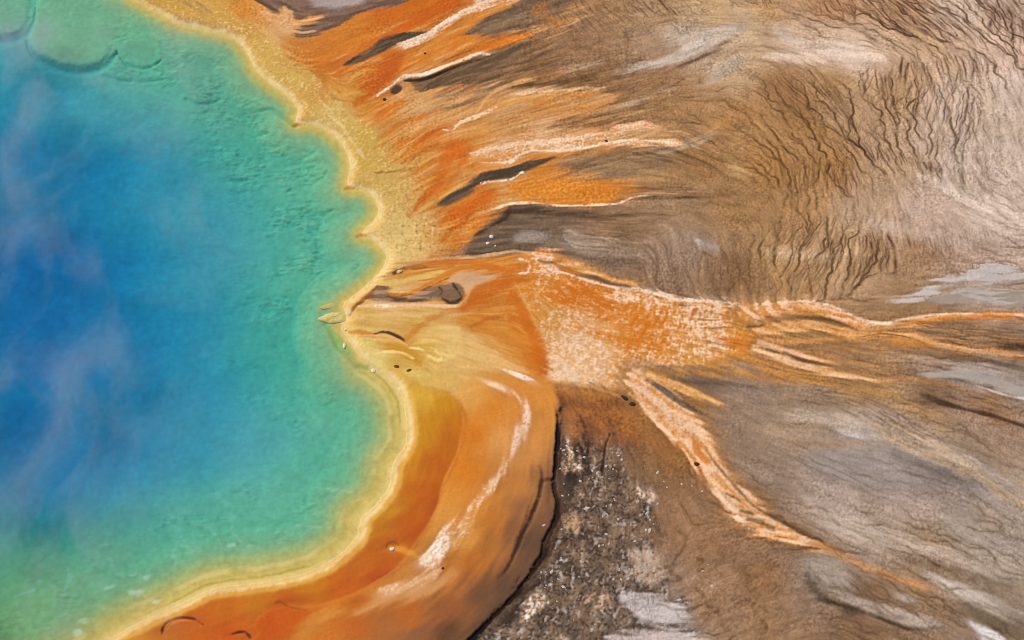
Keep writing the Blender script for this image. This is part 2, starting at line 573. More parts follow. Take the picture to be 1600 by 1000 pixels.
# ---- upper shore: orange mats between the rim and the flat
C_UP = cls_new('bacterial_mat', 'orange bacterial mat streaked along the upper shore of the blue spring', 'bacterial mat')
UP = [(300, -60), (640, -60), (760, -40), (830, -20), (800, 30), (760, 60), (790, 72), (700, 108), (680, 130), (700, 150),
      (790, 140), (850, 150), (930, 145), (960, 160), (880, 190), (860, 205), (960, 200), (1010, 196), (1060, 222), (1010, 228), (930, 236),
      (880, 250), (900, 280), (990, 288), (965, 322), (880, 326), (800, 322), (765, 345), (740, 375), (705, 400), (640, 424),
      (600, 430), (560, 330), (500, 220), (420, 110), (330, 30)]
UPP = [(330, 5, 205, 150, 70), (380, 20, 210, 130, 60), (420, 30, 215, 145, 80), (440, 45, 215, 165, 115), (470, 70, 205, 125, 60),
       (520, 70, 202, 115, 50), (560, 45, 205, 120, 50), (590, 60, 200, 100, 35), (600, 30, 200, 95, 35), (650, 20, 198, 95, 28),
       (700, 15, 200, 95, 30), (740, 30, 210, 125, 60), (500, 100, 198, 105, 45), (540, 110, 200, 100, 45), (600, 100, 198, 92, 32),
       (640, 95, 208, 115, 45), (680, 80, 215, 130, 60), (720, 75, 212, 115, 45), (780, 65, 210, 110, 40), (800, 30, 200, 110, 50),
       (545, 140, 205, 140, 60), (570, 130, 196, 88, 28), (600, 140, 200, 100, 38), (560, 165, 202, 135, 65), (600, 180, 208, 110, 42),
       (640, 160, 205, 160, 105), (660, 175, 212, 165, 110), (700, 165, 205, 150, 95), (620, 215, 205, 120, 55), (650, 200, 215, 150, 90),
       (700, 190, 210, 145, 85), (640, 240, 202, 115, 50), (660, 225, 205, 105, 45), (700, 225, 208, 100, 32), (720, 250, 205, 95, 32),
       (740, 215, 208, 140, 75), (760, 245, 215, 135, 65), (800, 200, 195, 140, 85), (850, 165, 205, 135, 75), (800, 160, 205, 150, 100),
       (900, 150, 200, 130, 75), (800, 230, 225, 175, 130), (850, 215, 225, 180, 140), (650, 280, 202, 125, 60), (690, 280, 202, 105, 40),
       (720, 280, 212, 150, 85), (680, 310, 198, 95, 32), (720, 335, 200, 90, 28), (760, 300, 205, 100, 35), (790, 300, 212, 150, 90),
       (840, 270, 205, 120, 50), (850, 300, 215, 120, 42), (900, 310, 212, 112, 38), (940, 300, 208, 120, 50), (970, 300, 180, 115, 65),
       (700, 370, 200, 105, 38), (730, 360, 210, 120, 45), (670, 360, 205, 135, 65), (680, 400, 205, 120, 60), (640, 410, 215, 170, 110),
       (950, 210, 225, 165, 110), (1000, 210, 215, 165, 120), (1040, 222, 195, 140, 95), (900, 225, 220, 165, 115), (850, 242, 205, 120, 55)]
pts_fill(UP, UPP, soft=7, wob=9, cls=C_UP, wet=0.6, h=-0.05)

UPF = [(520, 90), (640, 30), (780, -10), (900, -10), (860, 60), (760, 100), (900, 130), (960, 150), (1020, 200), (1080, 226), (980, 250), (1010, 290), (960, 322), (800, 325), (730, 390), (690, 395), (640, 290), (560, 190), (520, 150)]
filaments(UPF, 240, [(206, 96, 30), (224, 150, 78), (234, 186, 130), (176, 100, 48)], 80, 4.5, 0.40)
filaments(UPF, 260, [(212, 118, 42), (240, 204, 160), (132, 92, 58)], 50, 2.4, 0.28)
filaments([(760, 60), (960, 60), (1100, 160), (1100, 300), (980, 320), (800, 330), (860, 240), (780, 150)], 200, [(112, 84, 58), (170, 130, 88), (186, 120, 66)], 60, 2.6, 0.36)
filaments([(520, 150), (570, 190), (620, 240), (670, 320), (700, 380), (720, 330), (660, 230), (600, 150), (540, 110)], 150, [(206, 110, 40), (222, 172, 96), (190, 130, 50)], 40, 2.4, 0.45)

# pale mottled field behind the rim
C_YEL = cls_new('bacterial_mat', 'bumpy mottled gold mat lining the upper shore just behind the pale rim', 'bacterial mat')
YEL = [(150, -80), (300, -60), (300, 0), (335, 12), (395, 42), (425, 62), (448, 92), (490, 118), (515, 148), (535, 160), (560, 185), (590, 208),
       (612, 240), (640, 285), (660, 325), (690, 352), (692, 385), (660, 408), (630, 418), (600, 440), (540, 480), (560, 420), (560, 350), (500, 230),
       (420, 140), (330, 60), (200, 0)]
m, bx, d = pts_fill(YEL, [(260, 5, 200, 150, 65), (320, 25, 205, 155, 75), (380, 50, 205, 155, 75), (420, 90, 208, 165, 85), (470, 130, 208, 165, 85),
                          (500, 150, 205, 150, 75), (520, 180, 212, 175, 100), (560, 220, 205, 165, 80), (590, 250, 205, 160, 80), (610, 300, 205, 165, 90),
                          (640, 320, 205, 160, 90), (620, 360, 215, 180, 110), (650, 380, 222, 180, 110), (610, 390, 225, 190, 120), (680, 370, 212, 150, 85)],
                    soft=20, wob=18, cls=C_YEL, wet=0.3, streak=0.2)
rough = 0.45 + 0.55 * ss(-0.4, 0.5, N_MID[bx])
dk = (ss(0.05, 0.6, N_CRUST[bx] + 0.25 * LIC_FINE[bx] * 0.6) * rough)[..., None]
lt = (ss(0.05, 0.6, -N_CRUST[bx] + 0.15 * N_SMALL[bx]) * rough)[..., None]
mm = m[..., None]
COL[bx] += mm * dk * 0.50 * (lin((182, 134, 58)) - COL[bx])
COL[bx] += mm * lt * 0.55 * (lin((238, 208, 156)) - COL[bx])
sp_ = ss(0.42, 0.6, gnoise(X[bx], Y[bx], 0.75, 77)) * ss(-1, 6, X[bx] + 20) * m
COL[bx] += (0.5 * sp_)[..., None] * (lin((150, 92, 40)) - COL[bx])
HGT[bx] += m * 0.05 * np.clip(-N_CRUST[bx], -0.5, 0.8)
stroke([(500, 160), (520, 178), (545, 215), (570, 250)], 5, (228, 200, 150), 3, 5, 0.6)

GREY = cls_new('ground', 'grey brown dry tongue at the top edge between orange mats', 'ground')
fill([(395, -30), (640, -30), (632, 8), (600, 15), (560, 24), (530, 43), (500, 55), (472, 62), (458, 55), (478, 42), (505, 30), (486, 26), (466, 34),
      (458, 22), (442, 16), (432, 26), (412, 12)], (140, 108, 90), 4, 6, c2=(118, 90, 74), cls=GREY, wet=0.0, streak=0.8)
fill([(480, -20), (590, -20), (570, 5), (530, 14), (495, 12)], (178, 166, 160), 8, 8, 0.8)
for pp in ([(412, 22), (440, 28), (455, 22)], [(420, 34), (455, 42), (478, 36), (505, 28)], [(440, 50), (468, 54), (490, 52)], [(445, 15), (450, 30), (440, 42)]):
    stroke(pp, 5, (216, 168, 122), 2, 4, 0.85, h=0.05)

C_FING = cls_new('ground', 'narrow dark olive dry tongue between two upper orange mats', 'ground')
fill([(535, 105), (552, 94), (576, 84), (598, 63), (622, 55), (668, 51), (650, 65), (622, 71), (598, 84), (572, 96), (546, 104)],
     (116, 94, 70), 2.5, 2, c2=(88, 72, 54), cls=C_FING, h=0.08)
fill([(722, 58), (742, 42), (790, 14), (840, -10), (900, -5), (860, 35), (810, 50), (765, 57)], (136, 108, 80), 4, 5, c2=(112, 88, 66), cls=0)
C_WEDGE = cls_new('ground', 'dark brown dry wedge pointing at the upper shore below a white edge', 'ground')
fill([(630, 126), (662, 126), (692, 113), (722, 101), (752, 89), (792, 73), (860, 66), (930, 80), (900, 105), (850, 112), (805, 118), (760, 131), (722, 135),
      (690, 138), (665, 146), (650, 143), (642, 132)], (112, 86, 62), 2.5, 3, c2=(132, 102, 74), cls=C_WEDGE, h=-0.12, fade=(760, 900))
stroke([(634, 127), (660, 126), (690, 115), (722, 103)], [7, 8, 5, 2], (50, 40, 32), 3, 2, 0.85, h=-0.12)  # scarp shadow below the white edge, painted into the colour
fill([(611, 147), (614, 138), (622, 134), (629, 138), (626, 146), (617, 150)], (78, 62, 46), 2.5, 1, h=-0.15)
stroke([(680, 152), (720, 152), (760, 146), (800, 138)], 7, (150, 122, 92), 5, 6, 0.6)
stroke([(690, 172), (730, 164), (752, 156), (770, 146), (800, 132)], 8, (132, 106, 80), 4, 5, 0.75)
stroke([(745, 182), (752, 166), (765, 150), (790, 136), (830, 126)], 5, (216, 158, 98), 2, 3, 0.8)
C_FIN2 = cls_new('ground', 'slim dark grey dry tongue below the middle orange mat', 'ground')
fill([(683, 323), (700, 307), (728, 294), (746, 280), (754, 271), (790, 266), (815, 258), (850, 246), (890, 240), (858, 254), (830, 266), (802, 282), (775, 285),
      (745, 292), (738, 304), (715, 316), (698, 324)], (116, 96, 76), 2.5, 2, c2=(98, 78, 60), cls=C_FIN2, h=0.05, fade=(840, 900))
fill([(870, 258), (930, 245), (1000, 235), (1060, 250), (1010, 275), (950, 280), (900, 275)], (132, 104, 76), 8, 10, 0.85, c2=(152, 122, 88), cls=0)
C_DK = cls_new('ground', 'dark brown bare bank above the central orange fan', 'ground')
fill([(728, 396), (745, 368), (768, 352), (790, 338), (796, 325), (830, 322), (900, 328), (960, 326), (960, 345), (880, 365), (905, 400), (850, 394), (810, 398), (770, 406), (742, 408)],
     (126, 102, 80), 4, 3, c2=(104, 84, 66), cls=C_DK, h=-0.02, fade=(860, 960))
stroke([(745, 368), (768, 356), (790, 343), (797, 328)], [3, 4, 6, 8], (58, 46, 36), 3, 2, 0.8, h=-0.08)
stroke([(796, 330), (830, 334), (880, 338), (940, 342), (1010, 336)], [12, 13, 12, 9, 4], (88, 68, 50), 5, 4, 0.7)
fill([(805, 372), (825, 364), (850, 368), (845, 378), (815, 382)], (164, 156, 148), 8, 6, 0.7)
stroke([(820, 378), (870, 384), (920, 396), (980, 402), (1050, 392)], [14, 16, 20, 18, 12], (154, 132, 112), 8, 8, 0.6)
stroke([(860, 395), (900, 402), (940, 408), (1000, 412)], 10, (104, 84, 64), 7, 6, 0.6)

# deep orange runs inside the upper mats
for pp, w, c in (([(556, 168), (580, 140), (610, 110), (625, 88)], [8, 26, 34, 18], (196, 84, 26)),
                 ([(600, 62), (640, 40), (700, 10), (730, -10)], [8, 20, 30, 26], (198, 86, 24)),
                 ([(500, 95), (550, 70), (590, 50)], [14, 26, 18], (204, 112, 44)),
                 ([(690, 110), (730, 88), (790, 66), (830, 55)], [6, 16, 20, 8], (214, 108, 34)),
                 ([(648, 232), (668, 215), (692, 204)], [5, 9, 5], (202, 86, 30)),
                 ([(660, 320), (690, 280), (705, 240), (725, 232), (738, 240)], [6, 16, 24, 20, 8], (206, 96, 30)),
                 ([(640, 340), (665, 310), (690, 290)], [6, 10, 6], (200, 96, 36)),
                 ([(690, 352), (720, 330), (770, 305)], [8, 22, 12], (204, 92, 26)),
                 ([(690, 380), (710, 360), (740, 340)], [5, 9, 6], (196, 86, 26)),
                 ([(610, 200), (650, 190), (690, 172)], [4, 9, 5], (206, 108, 46)),
                 ([(590, 190), (605, 172), (630, 160)], [8, 14, 6], (204, 100, 34))):
    stroke(pp, w, c, 5, 5, 0.8, h=-0.06, wet=0.8)
for pp in ([(530, 158), (545, 150), (570, 148)], [(545, 128), (565, 116), (582, 114)], [(640, 262), (665, 245), (680, 238)], [(620, 262), (650, 262), (670, 250)],
           [(660, 330), (690, 310), (720, 292)]):
    stroke(pp, 7, (212, 165, 85), 3, 4, 0.6)
stroke([(520, 156), (560, 163), (590, 158)], 3, (178, 120, 35), 2, 2, 0.7)
stroke([(585, 272), (620, 270), (660, 262), (680, 250)], 3, (168, 104, 35), 2, 3, 0.6)

# white crust edges of the upper mats
C_W1 = cls_new('sinter_crust', 'white sinter edge beside the narrow dark olive tongue at the top', 'sinter crust')
crust([(622, 72), (640, 65), (668, 54), (700, 33), (740, 8), (765, -12), (840, -20), (800, 10), (765, 16), (730, 26), (702, 42), (670, 64), (648, 74), (632, 78)],
      [(630, 72, .9), (660, 62, .95), (700, 36, .85), (740, 14, .8), (790, 5, .6)], (214, 125, 55), (240, 210, 188), 2.5, 3, cls=C_W1, wet=0.1)
C_W2 = cls_new('sinter_crust', 'white sinter edge above the dark brown wedge near the upper shore', 'sinter crust')
stroke([(590, 152), (612, 136), (632, 123), (662, 119), (692, 108), (722, 96), (748, 86), (765, 88)], [3, 4, 6, 8, 7, 6, 6, 4], (238, 206, 178), 1.8, 2, 1,
       cls=C_W2, h=0.03, wet=0.1, brk=0.45)
stroke([(690, 100), (722, 86), (740, 80)], [2, 3, 1], (120, 100, 76), 1.5, 1, 0.6)
C_W3 = cls_new('sinter_crust', 'thin salmon crust line winding through the upper orange mat', 'sinter crust')
stroke([(690, 205), (708, 206), (716, 196), (728, 190), (745, 184), (775, 168)], [4, 5, 6, 9, 9, 4], (238, 198, 160), 2, 2.5, 0.95, cls=C_W3, h=0.025, brk=0.35)
stroke([(770, 172), (800, 160), (850, 152), (910, 146)], [7, 9, 8, 4], (216, 140, 70), 4, 4, 0.8)
C_W4 = cls_new('sinter_crust', 'broad pale salmon crust tongue reaching from the middle orange mat onto the flat', 'sinter crust')
crust([(735, 240), (780, 228), (820, 224), (870, 216), (930, 212), (965, 200), (1000, 192), (1025, 200), (985, 210), (945, 222), (1000, 222), (1050, 220), (1065, 232), (1000, 232), (945, 228),
       (905, 238), (850, 236), (815, 246), (795, 258), (770, 250), (745, 246)],
      [(760, 238, .6), (790, 234, .75), (840, 226, .8), (890, 224, .8), (940, 212, .6), (980, 204, .75), (1040, 226, .7), (810, 250, .5)],
      (218, 140, 75), (240, 204, 176), 3, 4, cls=C_W4, wet=0.2, sharp=0.4)
for pp, w in (([(798, 258), (812, 244), (835, 238), (880, 238), (925, 232), (948, 226), (1000, 222), (1060, 228)], [3, 4, 4, 4, 4, 4, 5, 3]),
              ([(750, 257), (790, 256), (800, 250)], [2, 3, 2]), ([(752, 290), (775, 286), (798, 283), (815, 272)], [3, 4, 4, 2])):
    stroke(pp, w, (240, 208, 178), 1.6, 1.2, 0.95, h=0.025, brk=0.35)
stroke([(800, 243), (860, 246), (910, 240), (950, 230)], [2, 7, 5, 2], (208, 118, 48), 3, 3, 0.8)
C_W5 = cls_new('sinter_crust', 'fine pale line under the orange lobe above the dark bank', 'sinter crust')
stroke([(770, 330), (796, 321), (840, 320), (880, 324), (920, 323), (962, 321), (985, 312), (1010, 308)], [3, 4, 3, 3, 4, 4, 3, 2], (236, 200, 165), 1.6, 1, 0.9, cls=C_W5, h=0.025, brk=0.35)
N_LOBE = N_CRUST
fill([(795, 292), (830, 282), (870, 285), (930, 290), (970, 296), (950, 316), (880, 320), (810, 314)], (214, 116, 38), 6, 8, 0.8, c2=(226, 146, 70), noise=N_SPECK, rng_=(-.2, .5))
for pp in ([(910, 290), (960, 286), (1000, 288)], [(925, 302), (960, 302), (1000, 300)], [(880, 265), (900, 272), (950, 280)]):
    stroke(pp, [6, 5, 1], (206, 118, 50), 3, 4, 0.7)

# ---- the outlet: smooth mats between the spur and the fan
C_MID = cls_new('bacterial_mat', 'smooth yellow and orange mat at the outlet, between the shore spur and the fan', 'bacterial mat')
MID = [(538, 476), (557, 460), (600, 434), (640, 417), (700, 406), (760, 404), (815, 398), (850, 393), (885, 404), (930, 438), (1000, 455), (950, 520), (870, 600), (840, 604),
       (780, 600), (700, 620), (640, 615), (610, 597), (593, 577), (567, 560), (547, 534), (534, 512), (541, 493)]
MIDP = [(560, 480, 215, 165, 85), (600, 442, 218, 182, 100), (625, 422, 196, 126, 62), (660, 415, 208, 145, 72), (700, 418, 206, 115, 50), (760, 414, 208, 115, 48),
        (810, 407, 210, 128, 60), (830, 432, 203, 98, 32), (700, 440, 208, 140, 80), (750, 440, 205, 150, 105), (600, 478, 225, 180, 132), (640, 482, 222, 176, 118),
        (580, 500, 212, 166, 85), (640, 505, 208, 160, 80), (700, 492, 208, 142, 72), (760, 472, 198, 100, 36), (790, 462, 203, 112, 44), (740, 500, 202, 118, 50),
        (690, 520, 222, 182, 112), (670, 545, 214, 165, 72), (640, 552, 205, 140, 50), (620, 562, 206, 162, 72), (700, 550, 226, 186, 116), (740, 560, 222, 176, 106),
        (760, 520, 210, 132, 56), (800, 525, 208, 125, 52), (820, 540, 200, 105, 34), (842, 572, 203, 95, 24), (780, 562, 216, 148, 78), (680, 590, 216, 176, 92),
        (740, 590, 222, 172, 102), (800, 590, 216, 152, 86), (830, 600, 212, 132, 66), (560, 530, 222, 195, 115), (590, 560, 222, 200, 125), (570, 510, 215, 172, 90)]
pts_fill(MID, MIDP, soft=4, wob=3, warp=0.9, cls=C_MID, wet=0.8, h=-0.08, streak=0.35)
C_INL = cls_new('ground', 'curled dark brown bank inside the yellow outlet mat', 'ground')
fill([(588, 452), (600, 450), (625, 462), (650, 466), (672, 456), (700, 448), (718, 446), (724, 458), (722, 470), (708, 476), (692, 470), (676, 470), (650, 474), (620, 474), (596, 468)],
     (158, 122, 92), 4, 4, c2=(122, 92, 66), cls=C_INL, h=0.05)
stroke([(690, 468), (702, 474), (716, 474), (723, 464), (718, 452), (710, 446)], [2, 5, 6, 6, 4, 2], (84, 62, 44), 5, 3, 0.75, h=-0.03)
stroke([(712, 448), (718, 456), (722, 466)], [2, 5, 3], (70, 52, 36), 2, 2, 0.85)
stroke([(650, 458), (675, 454), (692, 458), (688, 466)], [3, 6, 6, 4], (110, 86, 64), 3, 2, 0.8)
stroke([(606, 464), (622, 470), (650, 472)], [3, 5, 3], (118, 84, 62), 2.5, 1, 0.8)
stroke([(546, 492), (553, 482), (565, 472), (580, 458), (590, 450)], [4, 6, 6, 5, 3], (150, 84, 52), 2.5, 1, 0.9, h=-0.08)
stroke([(588, 479), (604, 480), (616, 482)], [2, 4, 2], (240, 210, 178), 2, 1, 0.8, brk=0.35)  # white highlight painted below the curled bank
stroke([(650, 478), (690, 480), (715, 480), (728, 470), (736, 455)], [2, 3, 4, 4, 2], (232, 186, 142), 2, 1, 0.7, h=0.02)
for pp, w, c, a in (([(610, 464), (640, 462), (680, 450), (715, 432), (760, 424), (800, 424)], [3, 7, 9, 8, 10, 6], (206, 112, 42), .85),
                    ([(620, 432), (650, 428), (690, 424), (740, 418)], [3, 7, 8, 5], (202, 108, 44), .6),
                    ([(690, 436), (700, 422), (720, 414)], [3, 5, 4], (196, 90, 28), .6),
                    ([(760, 420), (790, 434), (815, 432), (828, 420)], [4, 7, 7, 4], (204, 92, 28), .8),
                    ([(735, 480), (755, 458), (790, 448), (820, 440)], [16, 30, 16, 5], (198, 95, 32), .8),
                    ([(740, 515), (765, 500), (785, 500)], [5, 12, 6], (196, 98, 36), .6),
                    ([(725, 528), (745, 518)], [6, 6], (204, 112, 44), .5)):
    stroke(pp, w, c, 4, 3, a, wet=0.9)
fill([(742, 430), (700, 438), (715, 428), (755, 426), (785, 432), (760, 444), (735, 452), (720, 445)], (206, 152, 106), 5, 4, 0.8)
C_DEEP = cls_new('bacterial_mat', 'deep orange mat with a sharp edge against the white crusted fan', 'bacterial mat')
fill([(800, 455), (812, 470), (828, 500), (842, 530), (853, 555), (855, 590), (838, 580), (818, 560), (800, 520), (790, 480)], (202, 102, 30), 4, 3, 0.85, c2=(206, 116, 42), cls=C_DEEP)
fill([(820, 545), (850, 550), (856, 588), (840, 582)], (204, 94, 22), 3, 2, 0.9)
stroke([(545, 520), (560, 522), (572, 524), (585, 528)], [4, 7, 7, 4], (212, 128, 50), 3, 2, 0.8)
stroke([(586, 524), (600, 521), (615, 525), (632, 534)], [3, 5, 5, 4], (96, 60, 52), 1.6, 0.6, 0.95, h=-0.08)
stroke([(560, 528), (600, 528), (618, 532), (634, 540)], [3, 4, 4, 3], (226, 158, 88), 2, 1, 0.8, h=0.05)
stroke([(632, 536), (645, 522), (660, 510)], [5, 10, 5], (204, 122, 50), 4, 2, 0.7)
stroke([(590, 540), (615, 545), (640, 556), (655, 570)], [8, 14, 16, 8], (205, 140, 45), 5, 3, 0.8)
for pp in ([(585, 556), (600, 553), (625, 554), (645, 562)], [(640, 546), (655, 548), (668, 556), (682, 566), (690, 562)], [(646, 547), (655, 546)], [(672, 545), (690, 552), (700, 560)]):
    stroke(pp, 3.5, (238, 206, 130), 2, 2, 0.65)

MIF = [(600, 450), (640, 420), (760, 408), (830, 410), (845, 520), (855, 590), (780, 585), (690, 590), (620, 560), (560, 520), (560, 480)]
filaments(MIF, 110, [(204, 108, 40), (232, 190, 122), (214, 150, 70)], 60, 3.4, 0.22)
filaments(MIF, 120, [(240, 206, 140), (196, 96, 34), (210, 166, 84)], 40, 1.6, 0.22)
filaments([(640, 412), (700, 404), (800, 398), (840, 400), (835, 440), (740, 440), (660, 440), (620, 440)], 70, [(202, 96, 32), (228, 160, 86), (170, 96, 44)], 60, 2.2, 0.6)

for pp, w, c, a in (([(556, 500), (620, 490), (700, 494), (742, 484)], [4, 10, 10, 5], (228, 184, 122), .5), ([(556, 508), (600, 513), (640, 513), (692, 500)], [3, 8, 8, 4], (198, 146, 70), .5),
                    ([(636, 526), (660, 507), (700, 490), (742, 480)], [4, 10, 12, 6], (205, 128, 56), .55), ([(646, 540), (690, 530), (720, 540), (704, 560), (668, 562)], [5, 8, 9, 7, 3], (232, 194, 116), .5),
                    ([(690, 514), (730, 530), (772, 560), (832, 588)], [8, 18, 16, 6], (230, 188, 126), .5), ([(720, 500), (770, 520), (810, 548), (838, 580)], [10, 22, 22, 12], (205, 118, 46), .45),
                    ([(600, 545), (640, 550), (662, 575), (694, 602)], [5, 10, 10, 5], (203, 146, 52), .55), ([(606, 590), (640, 584), (682, 594), (704, 612)], [5, 12, 12, 6], (228, 192, 108), .55),
                    ([(660, 575), (720, 575), (780, 590), (820, 604)], [6, 12, 10, 5], (226, 180, 110), .5), ([(690, 470), (720, 486), (760, 480), (800, 470)], [4, 9, 9, 4], (186, 92, 34), .5),
                    ([(608, 440), (650, 436), (700, 426), (720, 412)], [4, 8, 7, 4], (216, 168, 88), .6), ([(618, 424), (640, 420), (664, 418)], [3, 6, 3], (140, 84, 48), .7),
                    ([(720, 410), (770, 414), (806, 424), (824, 416)], [4, 5, 6, 4], (232, 160, 84), .5), ([(600, 470), (640, 478), (690, 482), (720, 484)], [4, 5, 6, 4], (214, 148, 96), .6)):
    stroke(pp, w, c, 5, 6, a)

# ---- the big mottled fan
C_FAN = cls_new('bacterial_mat', 'large white and orange mottled fan spreading from the outlet', 'bacterial mat')
FAN = [(802, 440), (815, 424), (826, 404), (850, 394), (876, 402), (886, 416), (880, 424), (915, 440), (960, 446), (1010, 456), (1060, 470), (1110, 471), (1172, 478), (1210, 478), (1205, 495),
       (1190, 520), (1192, 545), (1165, 562), (1120, 572), (1060, 574), (1018, 578), (1030, 610), (1062, 655), (1030, 655), (1000, 628), (960, 612), (905, 606), (858, 600), (854, 560), (840, 522), (822, 482)]
east = lambda bx: 0.62 * N_CRUST[bx] + 0.35 * N_SMALL[bx] + 0.07 * LIC_FINE[bx] + np.where(X[bx] > 18, 0.09, 0.0) * LIC_CROSS[bx]
COV = [(850, 405, .85), (880, 408, .6), (855, 425, .85), (830, 440, .15), (830, 415, .2), (870, 450, .15), (900, 460, .08), (950, 470, .08), (985, 480, .15), (860, 470, .3), (845, 490, .35), (860, 510, .5),
       (890, 510, .7), (900, 540, .85), (930, 570, .85), (880, 590, 1.0), (870, 560, .75), (950, 520, .35), (980, 510, .25), (1000, 545, .5), (985, 535, .2), (975, 455, .85), (1005, 465, .85), (1030, 478, .6),
       (1010, 510, .3), (1030, 520, .45), (1040, 500, .5), (1060, 495, .72), (1080, 490, .95), (1120, 490, 1.0), (1120, 520, .92), (1090, 540, .92), (1130, 535, .9), (1100, 545, .82), (1035, 545, .25), (1150, 520, .35), (1140, 485, .5),
       (1160, 490, .4), (1185, 485, .35), (1000, 580, .7), (970, 600, .55), (1040, 560, .65), (1080, 562, .35), (1120, 565, .15), (1160, 545, .3), (1185, 530, .4), (1010, 610, .6), (1030, 630, .55), (1045, 650, .55), (940, 600, .6)]
crust(FAN, COV, [(830, 440, 208, 120, 45), (900, 460, 205, 102, 30), (950, 480, 208, 108, 36), (860, 500, 205, 135, 65), (920, 540, 222, 165, 110), (900, 580, 226, 178, 128), (1000, 540, 210, 112, 34),
                 (1060, 500, 214, 122, 42), (1150, 520, 216, 125, 40), (1100, 565, 208, 135, 60), (1000, 600, 216, 140, 65), (1040, 640, 212, 115, 40), (850, 410, 216, 120, 46)],
      (236, 202, 174), 7, 10, tex=east, sharp=0.48, cls=C_FAN, wet=0.35, streak=0.3)
for pp, w in (([(812, 408), (826, 412), (824, 428), (812, 430)], [3, 5, 4, 2]), ([(862, 428), (880, 428), (905, 436), (940, 446), (965, 452)], [3, 4, 4, 5, 7]),
              ([(858, 424), (866, 430), (874, 428)], [3, 4, 3]), ([(985, 452), (1010, 458), (1060, 471), (1110, 473), (1170, 480)], [6, 7, 6, 6, 5])):
    stroke(pp, w, (242, 214, 192), 2, 3, 0.85, h=0.02, brk=0.35)
stroke([(806, 446), (824, 480), (840, 515), (852, 545)], [3, 5, 4, 2], (222, 162, 96), 2, 2, 0.6, h=0.04)
stroke([(842, 409), (850, 412), (862, 412)], 4, (160, 128, 96), 2, 2, 0.9)
stroke([(1100, 515), (1115, 516), (1132, 514)], 3, (176, 126, 78), 1.5, 1, 0.9)
stroke([(1090, 502), (1110, 503), (1140, 502)], 3, (190, 130, 76), 1.5, 1, 0.8)
for k, (a, b) in enumerate(((1000, 490), (1013, 496), (1028, 500), (1038, 502), (990, 505), (1010, 512), (1034, 540), (1084, 492), (1134, 495), (1162, 497), (1150, 535), (985, 540), (1000, 530))):
    stroke([(a + 5, b - 10), (a, b), (a - 6, b + 10)], [2, 6, 3], (212, 104, 26), 2, 3, 0.8)
fill([(1130, 530), (1180, 528), (1195, 545), (1160, 548), (1132, 545)], (216, 112, 30), 4, 6, 0.7)
filaments([(810, 420), (900, 440), (1000, 470), (1150, 485), (1190, 530), (1150, 560), (1020, 580), (1000, 620), (870, 595), (840, 520)], 260, [(210, 108, 32), (240, 210, 184), (222, 150, 86)], 14, 1.7, 0.35)

# brownish skirt of the fan
stroke([(1005, 588), (1060, 582), (1120, 585), (1180, 590), (1250, 592), (1330, 604)], [3, 12, 14, 18, 22, 10], (166, 116, 66), 6, 6, 0.85, c2=(186, 124, 62))
stroke([(1110, 570), (1160, 562), (1200, 570), (1240, 582)], [6, 18, 18, 8], (196, 126, 62), 6, 6, 0.7)
stroke([(1040, 596), (1080, 600), (1130, 602), (1180, 608)], [4, 8, 8, 3], (104, 86, 68), 5, 4, 0.7)
C_BR = cls_new('bacterial_mat', 'rusty brown apron below the white crusted fan', 'bacterial mat')
fill([(858, 600), (905, 606), (960, 612), (1000, 630), (1040, 660), (1080, 700), (1060, 715), (1000, 690), (940, 700), (880, 700), (874, 650)], (168, 102, 56), 8, 8, 0.9, c2=(142, 86, 50), noise=N_MID, cls=C_BR)
stroke([(858, 598), (900, 603), (940, 612), (975, 625)], [5, 6, 6, 3], (206, 150, 88), 3, 3, 0.8, h=0.05)
stroke([(862, 610), (900, 614), (950, 622)], [8, 10, 5], (196, 128, 66), 5, 5, 0.6)

# ---- lower crescent
C_OUT = cls_new('bacterial_mat', 'broad orange mat fading to brown, curving along the lower shore', 'bacterial mat')
OUT = [(610, 597), (650, 600), (700, 585), (760, 582), (820, 592), (856, 594), (870, 620), (876, 660), (872, 700), (867, 740), (869, 790), (860, 835), (840, 882), (800, 936), (750, 986), (690, 1060), (400, 1160),
       (0, 1200), (-200, 1150), (0, 1085), (180, 994), (283, 944), (400, 912), (483, 894), (543, 857), (564, 810), (608, 760), (634, 694), (630, 620)]
OUTP = [(650, 608, 222, 180, 92), (700, 600, 218, 172, 96), (740, 620, 218, 152, 78), (770, 640, 212, 122, 50), (740, 680, 212, 114, 38), (730, 740, 212, 116, 40), (700, 780, 218, 134, 60),
        (690, 800, 222, 146, 72), (800, 640, 216, 132, 66), (840, 620, 212, 132, 66), (850, 680, 204, 130, 72), (820, 720, 204, 132, 76), (800, 760, 192, 118, 66), (840, 740, 150, 98, 60), (815, 790, 150, 98, 60),
        (770, 820, 196, 112, 54), (800, 830, 140, 90, 58), (830, 850, 92, 66, 46), (740, 880, 190, 106, 50), (700, 900, 196, 112, 60), (650, 920, 206, 136, 80), (600, 930, 206, 122, 60),
        (640, 960, 186, 92, 40), (700, 950, 150, 86, 48), (750, 930, 112, 76, 50), (700, 990, 102, 70, 46), (780, 910, 94, 68, 48), (600, 980, 168, 98, 56), (560, 970, 190, 92, 40),
        (650, 990, 144, 92, 60), (500, 985, 202, 110, 48), (460, 970, 196, 80, 24), (420, 985, 196, 76, 22), (340, 1000, 196, 76, 24), (520, 945, 204, 110, 46), (750, 790, 214, 130, 60), (720, 840, 214, 140, 70), (790, 690, 220, 150, 90)]
pts_fill(OUT, OUTP, soft=5, wob=3, warp=0.55, cls=C_OUT, wet=0.6, h=-0.03, streak=0.22)
C_INN = cls_new('bacterial_mat', 'smooth amber to rust band of mat hugging the lower shore', 'bacterial mat')
